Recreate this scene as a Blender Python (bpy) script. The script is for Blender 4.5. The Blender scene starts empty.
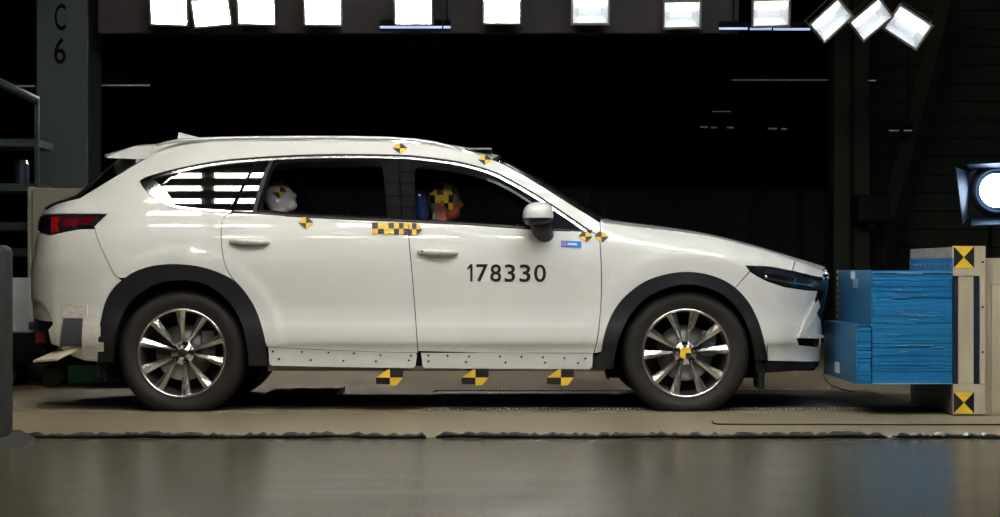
import bpy, bmesh, math, random
from mathutils import Vector, Matrix
from mathutils.geometry import delaunay_2d_cdt
random.seed(7)

# ------------------------------------------------------------------ camera, world, exposure
D = 10.2          # camera to the near flank of the car, metres
F = 1760.0        # focal length in pixels (frame 1000 x 517)
H = 0.825         # camera height
HZ = 270.0        # horizon row
scene = bpy.context.scene
col = scene.collection
cam_d = bpy.data.cameras.new('camera'); cam = bpy.data.objects.new('camera', cam_d); col.objects.link(cam)
cam_d.sensor_fit = 'HORIZONTAL'; cam_d.sensor_width = 36.0; cam_d.lens = 36.0 * F / 1000.0
cam_d.shift_y = (HZ - 258.5) / 1000.0
cam_d.clip_end = 200
cam.location = (0, -D, H); cam.rotation_euler = (math.pi / 2, 0, 0)
scene.camera = cam
w = bpy.data.worlds.new('world'); scene.world = w; w.use_nodes = True
w.node_tree.nodes['Background'].inputs[0].default_value = (0.012, 0.014, 0.018, 1)
w.node_tree.nodes['Background'].inputs[1].default_value = 0.3
scene.view_settings.view_transform = 'Standard'
scene.view_settings.look = 'None'
scene.view_settings.gamma = 1.0
scene.view_settings.use_curve_mapping = False
scene.view_settings.exposure = 0.1
LAMP_POWER = 62.0      # radiance of the overhead floodlights in view
BANK_POWER = 26.0      # radiance of the floodlights over the near side
BANK_X = [-2.79, -2.21, -1.15, -0.45, 0.25, 0.95, 1.65, 2.35, 3.05]

# ------------------------------------------------------------------ materials
def mat(name, color, rough=0.5, metal=0.0, coat=0.0, spec=0.5, emit=None, estr=0.0, noise=None, bump=None, trans=0.0, ior=1.45, coat_rough=0.03):
    m = bpy.data.materials.new(name); m.use_nodes = True
    nt = m.node_tree; b = nt.nodes['Principled BSDF']
    b.inputs['Base Color'].default_value = (*color, 1)
    b.inputs['Roughness'].default_value = rough
    b.inputs['Metallic'].default_value = metal
    b.inputs['Coat Weight'].default_value = coat
    b.inputs['Coat Roughness'].default_value = coat_rough
    b.inputs['Specular IOR Level'].default_value = spec
    b.inputs['Transmission Weight'].default_value = trans
    b.inputs['IOR'].default_value = ior
    if emit:
        b.inputs['Emission Color'].default_value = (*emit, 1)
        b.inputs['Emission Strength'].default_value = estr
    tc = None
    if noise or bump:
        tc = nt.nodes.new('ShaderNodeTexCoord')
    if noise:   # (scale xyz, colour2, contrast)
        sc, c2, lo, hi = noise
        mp = nt.nodes.new('ShaderNodeMapping'); mp.inputs['Scale'].default_value = sc
        nz = nt.nodes.new('ShaderNodeTexNoise'); nz.inputs['Scale'].default_value = 1.0; nz.inputs['Detail'].default_value = 6
        rp = nt.nodes.new('ShaderNodeValToRGB')
        rp.color_ramp.elements[0].position = lo; rp.color_ramp.elements[1].position = hi
        rp.color_ramp.elements[0].color = (*color, 1); rp.color_ramp.elements[1].color = (*c2, 1)
        nt.links.new(tc.outputs['Object'], mp.inputs['Vector']); nt.links.new(mp.outputs[0], nz.inputs['Vector'])
        nt.links.new(nz.outputs[0], rp.inputs[0]); nt.links.new(rp.outputs[0], b.inputs['Base Color'])
    if bump:    # (scale xyz, strength, distance)
        sc, st, di = bump
        mp = nt.nodes.new('ShaderNodeMapping'); mp.inputs['Scale'].default_value = sc
        nz = nt.nodes.new('ShaderNodeTexNoise'); nz.inputs['Scale'].default_value = 1.0; nz.inputs['Detail'].default_value = 4
        bp = nt.nodes.new('ShaderNodeBump'); bp.inputs['Strength'].default_value = st; bp.inputs['Distance'].default_value = di
        nt.links.new(tc.outputs['Object'], mp.inputs['Vector']); nt.links.new(mp.outputs[0], nz.inputs['Vector'])
        nt.links.new(nz.outputs[0], bp.inputs['Height']); nt.links.new(bp.outputs[0], b.inputs['Normal'])
    return m

M = {}
M['paint'] = mat('pearl_white_paint', (0.71, 0.71, 0.665), 0.42, coat=0.85, spec=0.3)
M['roofpaint'] = M['paint']
M['sill'] = mat('white_sheet_metal', (0.70, 0.70, 0.66), 0.35, coat=0.3)
M['cladding'] = mat('black_textured_plastic', (0.008, 0.0083, 0.010), 0.5, bump=((900, 900, 900), 0.1, 0.001))
M['blackgloss'] = mat('gloss_black_trim', (0.004, 0.004, 0.005), 0.35, spec=0.25)
M['blacktape'] = mat('black_fabric_tape', (0.0035, 0.0035, 0.004), 0.8, spec=0.08, noise=((60, 60, 40), (0.009, 0.009, 0.011), 0.4, 0.7))
M['dark'] = mat('unlit_black_metal', (0.006, 0.006, 0.006), 0.8, spec=0.1)
M['under'] = mat('pale_bounce_underbody', (0.24, 0.235, 0.22), 0.8)  # underbody made pale to bounce light into the shadow below
M['liner'] = mat('black_wheel_liner', (0.006, 0.006, 0.007), 0.85, spec=0.2)
M['chrome'] = mat('bright_chrome', (0.82, 0.82, 0.82), 0.2, metal=1.0)
M['alloy'] = mat('gunmetal_silver_alloy', (0.66, 0.63, 0.59), 0.24, metal=0.95)
M['rubber'] = mat('tyre_rubber', (0.017, 0.014, 0.012), 0.62, spec=0.35, bump=((40, 300, 40), 0.15, 0.002))
M['disc'] = mat('brake_disc_steel', (0.10, 0.095, 0.09), 0.4, metal=0.8)
M['nut'] = mat('dark_wheel_nut', (0.04, 0.04, 0.045), 0.25, metal=0.9)
M['glass'] = mat('dark_tinted_glass', (0.004, 0.005, 0.005), 0.02, coat=1.0, spec=1.0, ior=1.8)
M['shield'] = mat('clear_windscreen_glass', (0.80, 0.87, 0.86), 0.0, trans=1.0, ior=1.06)
M['red'] = mat('red_lamp_lens', (0.085, 0.002, 0.004), 0.08, coat=1.0)
M['redlit'] = mat('bright_red_reflector', (0.26, 0.006, 0.006), 0.15, coat=1.0)
M['lampblack'] = mat('smoked_lamp_lens', (0.010, 0.013, 0.018), 0.05, coat=1.0)
M['yellow'] = mat('target_yellow', (0.72, 0.44, 0.03), 0.5)
M['black'] = mat('target_black', (0.008, 0.008, 0.008), 0.5)
M['lblue'] = mat('label_blue', (0.02, 0.20, 0.62), 0.4)
M['lpink'] = mat('label_pink', (0.55, 0.16, 0.30), 0.4)
M['white'] = mat('label_white', (0.75, 0.78, 0.80), 0.5)
M['tape'] = mat('cream_masking_tape', (0.68, 0.655, 0.575), 0.7, bump=((30, 30, 30), 0.5, 0.01))
M['greyplate'] = mat('grey_steel_plate', (0.10, 0.105, 0.115), 0.45, metal=0.3)
M['board'] = mat('cream_board', (0.62, 0.54, 0.38), 0.6)
M['interior'] = mat('dark_cabin_trim', (0.010, 0.010, 0.011), 0.6)
M['seat'] = mat('dark_leather', (0.014, 0.014, 0.018), 0.38)
M['film'] = mat('headrest_film_blue_gleam', (0.012, 0.027, 0.085), 0.12, coat=1.0)  # dark headrest film with its blue gleam put into the base colour
M['filmgleam'] = mat('blue_film_painted_gleam', (0.045, 0.10, 0.26), 0.18, coat=1.0)  # brighter blue copy of the film, the gleam put into its colour
M['dummyskin'] = mat('grey_vinyl_skin', (0.66, 0.65, 0.64), 0.45)
M['dummyface'] = mat('painted_brown_vinyl', (0.34, 0.09, 0.05), 0.45)
M['dummysuit'] = mat('dummy_cloth', (0.18, 0.14, 0.12), 0.8)
M['silverrail'] = mat('satin_silver', (0.80, 0.80, 0.80), 0.25, metal=0.6)
M['odb'] = mat('blue_aluminium_sheet', (0.016, 0.17, 0.42), 0.34, metal=0.3, coat=0.15, noise=((2, 2, 30), (0.024, 0.25, 0.52), 0.35, 0.7))
M['odbface'] = mat('blue_cladding_sheet', (0.045, 0.21, 0.40), 0.32, metal=0.3)
M['odbedge'] = mat('bare_bright_edge', (0.35, 0.60, 0.80), 0.35, metal=0.5)
M['ply'] = mat('weathered_plywood', (0.40, 0.34, 0.23), 0.75, noise=((8, 8, 1.3), (0.50, 0.44, 0.31), 0.35, 0.7))
M['plygrey'] = mat('grey_weathered_timber', (0.16, 0.15, 0.13), 0.8, noise=((3, 22, 22), (0.24, 0.23, 0.20), 0.35, 0.7))
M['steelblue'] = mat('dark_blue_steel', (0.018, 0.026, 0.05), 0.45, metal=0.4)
M['steel'] = mat('worn_dark_steel', (0.10, 0.082, 0.072), 0.45, metal=0.3, noise=((3, 3, 9), (0.15, 0.12, 0.105), 0.4, 0.7))
M['cable'] = mat('black_cable_wrap', (0.012, 0.012, 0.011), 0.6, bump=((40, 90, 90), 0.5, 0.01))
M['silver'] = mat('silver_tape', (0.70, 0.70, 0.68), 0.35, metal=0.6)
M['column'] = mat('grey_green_paint', (0.040, 0.056, 0.056), 0.6, noise=((1.5, 1.5, 1.0), (0.048, 0.064, 0.062), 0.35, 0.7))
M['ink'] = mat('black_stencil_paint', (0.003, 0.003, 0.004), 0.8, spec=0.1)
M['rack'] = mat('green_grey_steel', (0.018, 0.034, 0.027), 0.5)
M['cream'] = mat('cream_cabinet_paint', (0.17, 0.155, 0.118), 0.55)
M['curtain'] = mat('black_curtain_cloth', (0.011, 0.010, 0.012), 0.9, spec=0.1)
M['void'] = mat('black_wall_paint', (0.003, 0.003, 0.003), 0.95, spec=0.05)
M['palewall'] = mat('pale_grey_wall_paint', (0.45, 0.44, 0.42), 0.9, spec=0.1)
M['gantry'] = mat('dark_brown_gantry_paint', (0.030, 0.023, 0.025), 0.7)
M['greenwall'] = mat('very_dark_green_paint', (0.020, 0.026, 0.018), 0.8, spec=0.1, noise=((4, 4, 2), (0.030, 0.034, 0.024), 0.4, 0.7))
M['housing'] = mat('dark_lamp_housing', (0.06, 0.055, 0.05), 0.5)
M['lampframe'] = mat('dull_lamp_frame', (0.35, 0.33, 0.27), 0.4, metal=0.5)
M['reflector'] = mat('lamp_reflector', (0.86, 0.88, 0.90), 0.25, metal=0.7)
M['lamp'] = mat('floodlight_glow', (1, 1, 1), 0.4, emit=(1.0, 0.96, 0.91), estr=LAMP_POWER)
M['lampdim'] = mat('dim_floodlight_back', (1, 1, 1), 0.4, emit=(0.72, 0.90, 1.0), estr=0.26)
M['lampopen'] = mat('weak_floodlight_glow', (1, 1, 1), 0.4, emit=(0.97, 0.98, 1.0), estr=1.15)
M['teeth'] = mat('worn_bright_steel', (0.26, 0.24, 0.22), 0.5, metal=0.2)
M['bankcool'] = mat('cool_bank_floodlight_glow', (1, 1, 1), 0.4, emit=(0.95, 0.985, 1.0), estr=BANK_POWER)
M['bankwarm'] = mat('warm_bank_floodlight_glow', (1, 1, 1), 0.4, emit=(1.0, 0.93, 0.80), estr=BANK_POWER * 0.6)
M['bank'] = mat('bank_floodlight_glow', (1, 1, 1), 0.4, emit=(1.0, 0.965, 0.90), estr=BANK_POWER)
M['tube'] = mat('cold_tube_glow', (1, 1, 1), 0.4, emit=(0.42, 0.58, 1.0), estr=0.85)
M['tubedim'] = mat('faint_tube_glow', (1, 1, 1), 0.4, emit=(0.35, 0.50, 1.0), estr=0.045)
M['fresnel'] = mat('spotlight_lens_glow', (1, 1, 1), 0.3, emit=(0.80, 0.89, 1.0), estr=14.0)
M['barn'] = mat('blue_grey_barn_door', (0.022, 0.055, 0.105), 0.42, metal=0.5)
M['greenmat'] = mat('dark_green_sheet', (0.012, 0.090, 0.052), 0.7)
M['redplate'] = mat('dark_red_paint', (0.14, 0.010, 0.010), 0.5)
M['padpost'] = mat('dark_grey_padding', (0.028, 0.030, 0.028), 0.75)
M['paleblue'] = mat('pale_blue_white_paint', (0.30, 0.32, 0.34), 0.5)

def floor_mat(name, c1, c2, rough, streak):
    m = bpy.data.materials.new(name); m.use_nodes = True
    nt = m.node_tree; b = nt.nodes['Principled BSDF']; L = nt.links
    tc = nt.nodes.new('ShaderNodeTexCoord')
    mp = nt.nodes.new('ShaderNodeMapping'); mp.inputs['Scale'].default_value = streak
    n1 = nt.nodes.new('ShaderNodeTexNoise'); n1.inputs['Scale'].default_value = 1; n1.inputs['Detail'].default_value = 8; n1.inputs['Roughness'].default_value = 0.65
    n2 = nt.nodes.new('ShaderNodeTexNoise'); n2.inputs['Scale'].default_value = 1.1; n2.inputs['Detail'].default_value = 5
    L.new(tc.outputs['Object'], mp.inputs[0]); L.new(mp.outputs[0], n1.inputs['Vector']); L.new(tc.outputs['Object'], n2.inputs['Vector'])
    mx = nt.nodes.new('ShaderNodeMath'); mx.operation = 'ADD'; L.new(n1.outputs[0], mx.inputs[0]); L.new(n2.outputs[0], mx.inputs[1])
    hf = nt.nodes.new('ShaderNodeMath'); hf.operation = 'MULTIPLY'; hf.inputs[1].default_value = 0.5; L.new(mx.outputs[0], hf.inputs[0])
    rp = nt.nodes.new('ShaderNodeValToRGB'); rp.color_ramp.elements[0].position = 0.36; rp.color_ramp.elements[1].position = 0.64
    rp.color_ramp.elements[0].color = (*c1, 1); rp.color_ramp.elements[1].color = (*c2, 1)
    L.new(hf.outputs[0], rp.inputs[0]); L.new(rp.outputs[0], b.inputs['Base Color'])
    mr = nt.nodes.new('ShaderNodeMapRange'); mr.inputs[1].default_value = 0.3; mr.inputs[2].default_value = 0.7
    mr.inputs[3].default_value = rough - 0.012; mr.inputs[4].default_value = rough + 0.02
    L.new(n1.outputs[0], mr.inputs[0]); L.new(mr.outputs[0], b.inputs['Roughness'])
    b.inputs['Specular IOR Level'].default_value = 0.5
    return m
M['floor_front'] = floor_mat('polished_grey_concrete', (0.070, 0.061, 0.040), (0.094, 0.083, 0.056), 0.24, (0.7, 4, 1))
M['floor_front'].node_tree.nodes['Principled BSDF'].inputs['Specular IOR Level'].default_value = 0.32
M['floor_lane'] = floor_mat('tan_painted_concrete', (0.205, 0.163, 0.103), (0.258, 0.212, 0.138), 0.42, (0.4, 9, 1))

M['floor_back'] = floor_mat('matt_tan_concrete', (0.185, 0.148, 0.098), (0.225, 0.185, 0.125), 0.66, (0.4, 9, 1))
M['floor_back'].node_tree.nodes['Principled BSDF'].inputs['Specular IOR Level'].default_value = 0.2

# ------------------------------------------------------------------ helpers
def link(o, parent=None):
    col.objects.link(o)
    if parent is not None: o.parent = parent
    return o
def empty(name, loc=(0, 0, 0)):
    o = bpy.data.objects.new(name, None); o.empty_display_size = 0.1; o.location = loc; col.objects.link(o); return o
def tag(o, label=None, cat=None, group=None, kind=None):
    if label: o['label'] = label
    if cat: o['category'] = cat
    if group: o['group'] = group
    if kind: o['kind'] = kind
    return o
def adopt(o, parent):
    """parent a mesh built in world coordinates"""
    o.parent = parent
    if parent.parent is None:
        o.matrix_parent_inverse = Matrix.Translation(parent.location).inverted()
    return o
def mesh_obj(name, verts, faces, m, parent=None, smooth=False, mats=None, fmat=None):
    me = bpy.data.meshes.new(name); me.from_pydata([tuple(v) for v in verts], [], faces); me.update()
    if mats:
        for q in mats: me.materials.append(M[q])
        for p, i in zip(me.polygons, fmat): p.material_index = i
    else:
        me.materials.append(M[m] if isinstance(m, str) else m)
    if smooth:
        for p in me.polygons: p.use_smooth = True
    o = bpy.data.objects.new(name, me); col.objects.link(o)
    if parent is not None: adopt(o, parent)
    return o
def bm_obj(name, bm, m, parent=None, smooth=False, sharp=None):
    bmesh.ops.recalc_face_normals(bm, faces=bm.faces)
    me = bpy.data.meshes.new(name); bm.to_mesh(me); bm.free()
    me.materials.append(M[m])
    if smooth:
        for p in me.polygons: p.use_smooth = True
        if sharp: me.set_sharp_from_angle(angle=math.radians(sharp))
    o = bpy.data.objects.new(name, me); col.objects.link(o)
    if parent is not None: adopt(o, parent)
    return o
def box_bm(lo, hi, bevel=0.0, bm=None, seg=2):
    own = bm is None
    if own: bm = bmesh.new()
    lo = Vector(lo); hi = Vector(hi)
    r = bmesh.ops.create_cube(bm, size=1.0)
    vs = r['verts']
    for v in vs:
        v.co = Vector([(lo[i] + hi[i]) / 2 + v.co[i] * (hi[i] - lo[i]) for i in range(3)])
    if bevel > 0:
        es = list({e for v in vs for e in v.link_edges})
        bmesh.ops.bevel(bm, geom=es, offset=bevel, segments=seg, affect='EDGES', profile=0.5)
    return bm
def box(name, lo, hi, m, parent=None, bevel=0.0, smooth=False):
    return bm_obj(name, box_bm(lo, hi, bevel), m, parent, smooth, 40)
def tube_mesh(path, rad, n=8, flat=1.0, closed=True):
    """sweep; rad float or list"""
    vs, fs = [], []
    k = len(path); path = [Vector(p) for p in path]
    for i, p in enumerate(path):
        t = (path[min(i + 1, k - 1)] - path[max(i - 1, 0)]).normalized()
        up = Vector((0, 0, 1)) if abs(t.z) < 0.95 else Vector((0, 1, 0))
        a = t.cross(up).normalized(); b = a.cross(t).normalized()
        r = rad[i] if isinstance(rad, (list, tuple)) else rad
        for j in range(n):
            th = 2 * math.pi * j / n
            vs.append(p + a * (math.cos(th) * r) + b * (math.sin(th) * r * flat))
    for i in range(k - 1):
        for j in range(n):
            fs.append((i * n + j, i * n + (j + 1) % n, (i + 1) * n + (j + 1) % n, (i + 1) * n + j))
    if closed:
        fs.append(tuple(range(n))[::-1]); fs.append(tuple((k - 1) * n + j for j in range(n)))
    return vs, fs
def tube(name, path, rad, m, parent=None, n=8, flat=1.0):
    v, f = tube_mesh(path, rad, n, flat)
    return mesh_obj(name, v, f, m, parent, smooth=True)
def lathe_y(profile, n, cx, cz, cy=0.0):
    """profile list of (y, r) around an axis parallel to y"""
    vs, fs = [], []
    for (y, r) in profile:
        for j in range(n):
            a = 2 * math.pi * j / n
            vs.append((cx + r * math.cos(a), cy + y, cz + r * math.sin(a)))
    for i in range(len(profile) - 1):
        for j in range(n):
            fs.append((i * n + j, i * n + (j + 1) % n, (i + 1) * n + (j + 1) % n, (i + 1) * n + j))
    return vs, fs

class Pchip:
    def __init__(s, pts):
        pts = sorted(pts); s.x = [p[0] for p in pts]; s.y = [p[1] for p in pts]; n = len(pts)
        h = [s.x[i + 1] - s.x[i] for i in range(n - 1)]; d = [(s.y[i + 1] - s.y[i]) / h[i] for i in range(n - 1)]
        m = [d[0]] + [0.0] * (n - 2) + [d[-1]]
        for i in range(1, n - 1):
            if d[i - 1] * d[i] > 0:
                w1 = 2 * h[i] + h[i - 1]; w2 = h[i] + 2 * h[i - 1]
                m[i] = (w1 + w2) / (w1 / d[i - 1] + w2 / d[i])
        s.m = m; s.h = h
    def __call__(s, t):
        if t <= s.x[0]: return s.y[0]
        if t >= s.x[-1]: return s.y[-1]
        lo, hi = 0, len(s.x) - 1
        while hi - lo > 1:
            k = (lo + hi) // 2
            if s.x[k] <= t: lo = k
            else: hi = k
        h = s.h[lo]; u = (t - s.x[lo]) / h
        return ((1 + 2 * u) * (1 - u) ** 2 * s.y[lo] + u * (1 - u) ** 2 * h * s.m[lo] + u * u * (3 - 2 * u) * s.y[lo + 1] + u * u * (u - 1) * h * s.m[lo + 1])
def sstep(t):
    t = min(1.0, max(0.0, t)); return t * t * (3 - 2 * t)
def at(px, py, y):
    """photo pixel -> point on the plane at depth y"""
    d = D + y
    return Vector(((px - 500) * d / F, y, H + (HZ - py) * d / F))

# ------------------------------------------------------------------ the setting
def slab(name, x0, x1, y0, y1, m):
    return tag(box(name, (x0, y0, -0.12), (x1, y1, 0.0), m), kind='structure')
slab('floor_front', -12, 12, -14, -1.565, 'floor_front')
slab('floor_lane', -12, 12, -1.555, -0.005, 'floor_lane')
slab('floor_back', -12, 12, 0.005, 22, 'floor_back')
tag(box('wall_back', (-12, 17.0, 0), (12, 17.2, 8.0), 'void'), kind='structure')
tag(box('wall_left', (-12.2, -14, 0), (-12, 17.0, 8.0), 'void'), kind='structure')
tag(box('wall_rear', (-12, -14.2, 0), (12, -14, 8.0), 'palewall'), kind='structure')
tag(box('ceiling', (-12.2, -14.2, 8.0), (12.2, 17.2, 8.2), 'void'), kind='structure')

# ------------------------------------------------------------------ the car: flank surface y = side(x, z)
CY = 0.92
XN = Pchip([(0.15, 1.95), (0.25, 1.978), (0.33, 1.98), (0.45, 1.985), (0.55, 2.0), (0.65, 2.025), (0.75, 2.035), (0.83, 2.035), (0.9, 2.035), (1.7, 2.035)])
XR = Pchip([(0.15, -2.72), (0.3, -2.83), (0.45, -2.87), (0.65, -2.89), (0.8, -2.885), (0.95, -2.865), (1.08, -2.855), (1.15, -2.845), (1.2, -2.80), (1.3, -2.68), (1.4, -2.56), (1.5, -2.44), (1.7, -2.25)])
PF = Pchip([(0, 0.92), (0.01, 0.72), (0.03, 0.47), (0.06, 0.35), (0.10, 0.27), (0.15, 0.205), (0.22, 0.143), (0.30, 0.096), (0.40, 0.06), (0.55, 0.026), (0.75, 0.008), (1.0, 0.0)])
PR = Pchip([(0, 0.92), (0.01, 0.70), (0.03, 0.52), (0.07, 0.38), (0.12, 0.27), (0.20, 0.165), (0.30, 0.095), (0.45, 0.042), (0.70, 0.012), (1.0, 0.0)])
SEC = Pchip([(0.10, 0.09), (0.25, 0.05), (0.33, 0.036), (0.375, 0.022), (0.40, 0.010), (0.44, 0.006), (0.49, 0.008), (0.54, 0.016), (0.60, 0.019), (0.70, 0.012), (0.80, 0.004), (0.88, 0.0),
             (0.94, 0.004), (1.0, 0.013), (1.06, 0.030), (1.10, 0.045), (1.20, 0.082), (1.30, 0.124), (1.40, 0.172), (1.50, 0.230), (1.56, 0.274), (1.62, 0.33), (1.70, 0.42)])
_SEC0, _PR0 = SEC, PR
def SEC(z):
    if z <= 1.06: return _SEC0(z)
    g = 0.045 + 0.35 * (z - 1.1) + 0.24 * (z - 1.1) ** 2
    if z >= 1.12: return g
    t = sstep((z - 1.06) / 0.06); return _SEC0(z) * (1 - t) + g * t
def PR(e):
    if e <= 0.3: return _PR0(e)
    if e >= 1.05: return 0.0
    return 0.095 * (max(0.0, 0.66 - e) / 0.36) ** 1.8
WF = (1.085, 0.34); WR = (-1.857, 0.34)
_hood_px = [(600, 222.5), (625, 226), (650, 229), (680, 232.5), (700, 235.5), (725, 240.5), (750, 247), (775, 254.5), (795, 261), (810, 266), (822, 270.5)]
HT = Pchip([((px - 500) * (D + 0.1) / F, H + (HZ - py) * (D + 0.1) / F) for px, py in _hood_px])
def side(x, z):
    y = SEC(z) + PF(XN(z) - x) + PR(x - XR(z))
    for cx, cz in (WF, WR):
        r = math.hypot(x - cx, z - cz)
        if r < 0.64: y -= 0.009 * sstep((0.64 - r) / 0.07) * sstep((1.3 - z) / 0.3)
    if 0.5 < x:
        h = HT(x) - z
        if h < 0.13:
            t = 1 - max(h, -0.03) / 0.13
            y += 0.085 * t ** 2.2 * sstep((x - 0.5) / 0.4)
    return y
def grad(x, z, e=0.004):
    return ((side(x + e, z) - side(x - e, z)) / (2 * e), (side(x, z + e) - side(x, z - e)) / (2 * e))
def onside(px, py):
    """photo pixel -> (x, z) on the flank surface"""
    y = 0.05; x = z = 0
    for _ in range(40):
        d = D + y
        x = (px - 500) * d / F; z = H + (HZ - py) * d / F
        x = min(max(x, XR(z) + 0.035), XN(z) - 0.035)
        y = 0.5 * y + 0.5 * side(x, z)
    return (x, z)
def S(pts): return [onside(*p) for p in pts]
def P3(p, off=0.0):
    x, z = p; gx, gz = grad(x, z)
    n = Vector((gx, -1, gz)).normalized()
    return Vector((x, side(x, z), z)) + n * off
def resample(pts, step, closed=True):
    out = []; n = len(pts)
    for i in range(n if closed else n - 1):
        a = pts[i]; b = pts[(i + 1) % n]; L = math.hypot(b[0] - a[0], b[1] - a[1]); k = max(1, int(round(L / step)))
        for j in range(k): out.append((a[0] + (b[0] - a[0]) * j / k, a[1] + (b[1] - a[1]) * j / k))
    if not closed: out.append(pts[-1])
    return out
def smooth_line(pts, step=0.02):
    """Catmull-Rom through 2-D points"""
    if len(pts) < 3: return pts
    out = []; n = len(pts)
    for i in range(n - 1):
        p0 = pts[max(i - 1, 0)]; p1 = pts[i]; p2 = pts[i + 1]; p3 = pts[min(i + 2, n - 1)]
        k = max(1, int(math.hypot(p2[0] - p1[0], p2[1] - p1[1]) / step))
        for j in range(k):
            t = j / k
            out.append(tuple(0.5 * (2 * p1[c] + (p2[c] - p0[c]) * t + (2 * p0[c] - 5 * p1[c] + 4 * p2[c] - p3[c]) * t * t + (3 * p1[c] - p0[c] - 3 * p2[c] + p3[c]) * t ** 3) for c in (0, 1)))
    out.append(tuple(pts[-1])); return out
def area2(poly): return sum(poly[i][0] * poly[(i + 1) % len(poly)][1] - poly[(i + 1) % len(poly)][0] * poly[i][1] for i in range(len(poly)))
def inset(poly, g):
    if area2(poly) < 0: poly = poly[::-1]
    out = []; n = len(poly)
    for i in range(n):
        a = Vector(poly[i - 1]); b = Vector(poly[i]); c = Vector(poly[(i + 1) % n])
        d1 = (b - a); d2 = (c - b)
        if d1.length < 1e-7 or d2.length < 1e-7: continue
        d1.normalize(); d2.normalize()
        nn = Vector((-d1.y - d2.y, d1.x + d2.x))
        if nn.length < 1e-4: nn = Vector((-d1.y, d1.x))
        nn.normalize(); c_ = max(0.4, nn.dot(Vector((-d1.y, d1.x))))
        out.append(tuple(b + nn * (g / c_)))
    return out
def inside(p, poly):
    x, y = p; r = False; n = len(poly); j = n - 1
    for i in range(n):
        xi, yi = poly[i]; xj, yj = poly[j]
        if (yi > y) != (yj > y) and x < (xj - xi) * (y - yi) / (yj - yi) + xi: r = not r
        j = i
    return r
def triangulate(poly, holes=(), step=0.03):
    loops = [resample(poly, step)] + [resample(h, step) for h in holes]
    pts = []; edges = []
    for L in loops:
        b = len(pts); pts += L; edges += [(b + i, b + (i + 1) % len(L)) for i in range(len(L))]
    cell = {}
    for p in pts: cell.setdefault((int(p[0] // step), int(p[1] // step)), []).append(p)
    x0 = min(p[0] for p in poly); x1 = max(p[0] for p in poly); z0 = min(p[1] for p in poly); z1 = max(p[1] for p in poly)
    gi = int((x1 - x0) / step) + 1; gk = int((z1 - z0) / step) + 1
    for i in range(gi):
        for k in range(gk):
            q = (x0 + (i + 0.5 + 0.25 * (k % 2)) * step, z0 + (k + 0.5) * step)
            c = (int(q[0] // step), int(q[1] // step)); near = False
            for a in (-1, 0, 1):
                for b in (-1, 0, 1):
                    for p in cell.get((c[0] + a, c[1] + b), ()):
                        if (p[0] - q[0]) ** 2 + (p[1] - q[1]) ** 2 < (0.55 * step) ** 2: near = True
            if near or not inside(q, poly) or any(inside(q, h) for h in holes): continue
            pts.append(q)
    r = delaunay_2d_cdt([Vector(p) for p in pts], edges, [], 0, 1e-6)
    vs = [tuple(v) for v in r[0]]; fs = []
    for f in r[2]:
        c = (sum(vs[i][0] for i in f) / 3, sum(vs[i][1] for i in f) / 3)
        if inside(c, poly) and not any(inside(c, h) for h in holes):
            if (vs[f[1]][0] - vs[f[0]][0]) * (vs[f[2]][1] - vs[f[0]][1]) - (vs[f[2]][0] - vs[f[0]][0]) * (vs[f[1]][1] - vs[f[0]][1]) < 0: f = f[::-1]
            fs.append(tuple(f))
    return vs, fs
def panel(name, poly, m, parent, holes=(), off=0.0, thick=0.016, step=0.03, gap=0.0025, lift=None):
    """a curved sheet cut to an outline in the (x, z) view, with turned-in edges"""
    if gap: poly = inset(poly, gap)
    vs2, fs = triangulate(poly, holes, step)
    if lift is None: lift = lambda p: P3(p, off)
    def nrm(p):
        gx, gz = grad(*p); return Vector((gx, -1, gz)).normalized()
    vs = [lift(p) for p in vs2]; nn = [nrm(p) for p in vs2]; n0 = len(vs)
    cnt = {}
    for f in fs:
        for a, b in ((f[0], f[1]), (f[1], f[2]), (f[2], f[0])): cnt[(a, b)] = 1
    bnd = [(a, b) for (a, b) in cnt if (b, a) not in cnt]
    front = {}; back = {}; faces = list(fs)
    for a, b in bnd:
        for q in (a, b):
            if q not in front:
                front[q] = len(vs); vs.append(vs[q].copy()); nn.append(None)
                back[q] = len(vs); vs.append(vs[q] + Vector((0, thick, 0)) if abs(nn[q].y) > 0.3 else vs[q] - nn[q] * thick); nn.append(None)
        faces.append((front[b], front[a], back[a], back[b]))
    me = bpy.data.meshes.new(name); me.from_pydata([tuple(v) for v in vs], [], faces); me.update()
    me.materials.append(M[m])
    for i, p in enumerate(me.polygons): p.use_smooth = i < len(fs)
    norms = []
    for p in me.polygons:
        for li in p.loop_indices:
            v = me.loops[li].vertex_index
            norms.append(tuple(nn[v]) if nn[v] is not None else tuple(p.normal))
    me.normals_split_custom_set(norms)
    o = bpy.data.objects.new(name, me); col.objects.link(o); adopt(o, parent)
    return o
def mirrored(o, parent, name=None):
    c = bpy.data.objects.new(name or o.name.split('.')[0], o.data); col.objects.link(c)
    adopt(c, parent)
    c.matrix_parent_inverse = c.matrix_parent_inverse @ Matrix.Translation((0, 2 * CY, 0)) @ Matrix.Diagonal((1, -1, 1, 1))
    return c
def mirror_tree(o, car):
    c = mirrored(o, car)
    for ch in list(o.children):
        d = bpy.data.objects.new(ch.name.split('.')[0], ch.data); col.objects.link(d); d.parent = c
    return c

car = empty('suv_car', (-0.42, CY, 0.0))
tag(car, 'white crash-test SUV with number 178330 on its door, yellow-black targets and alloy wheels', 'car')

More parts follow.
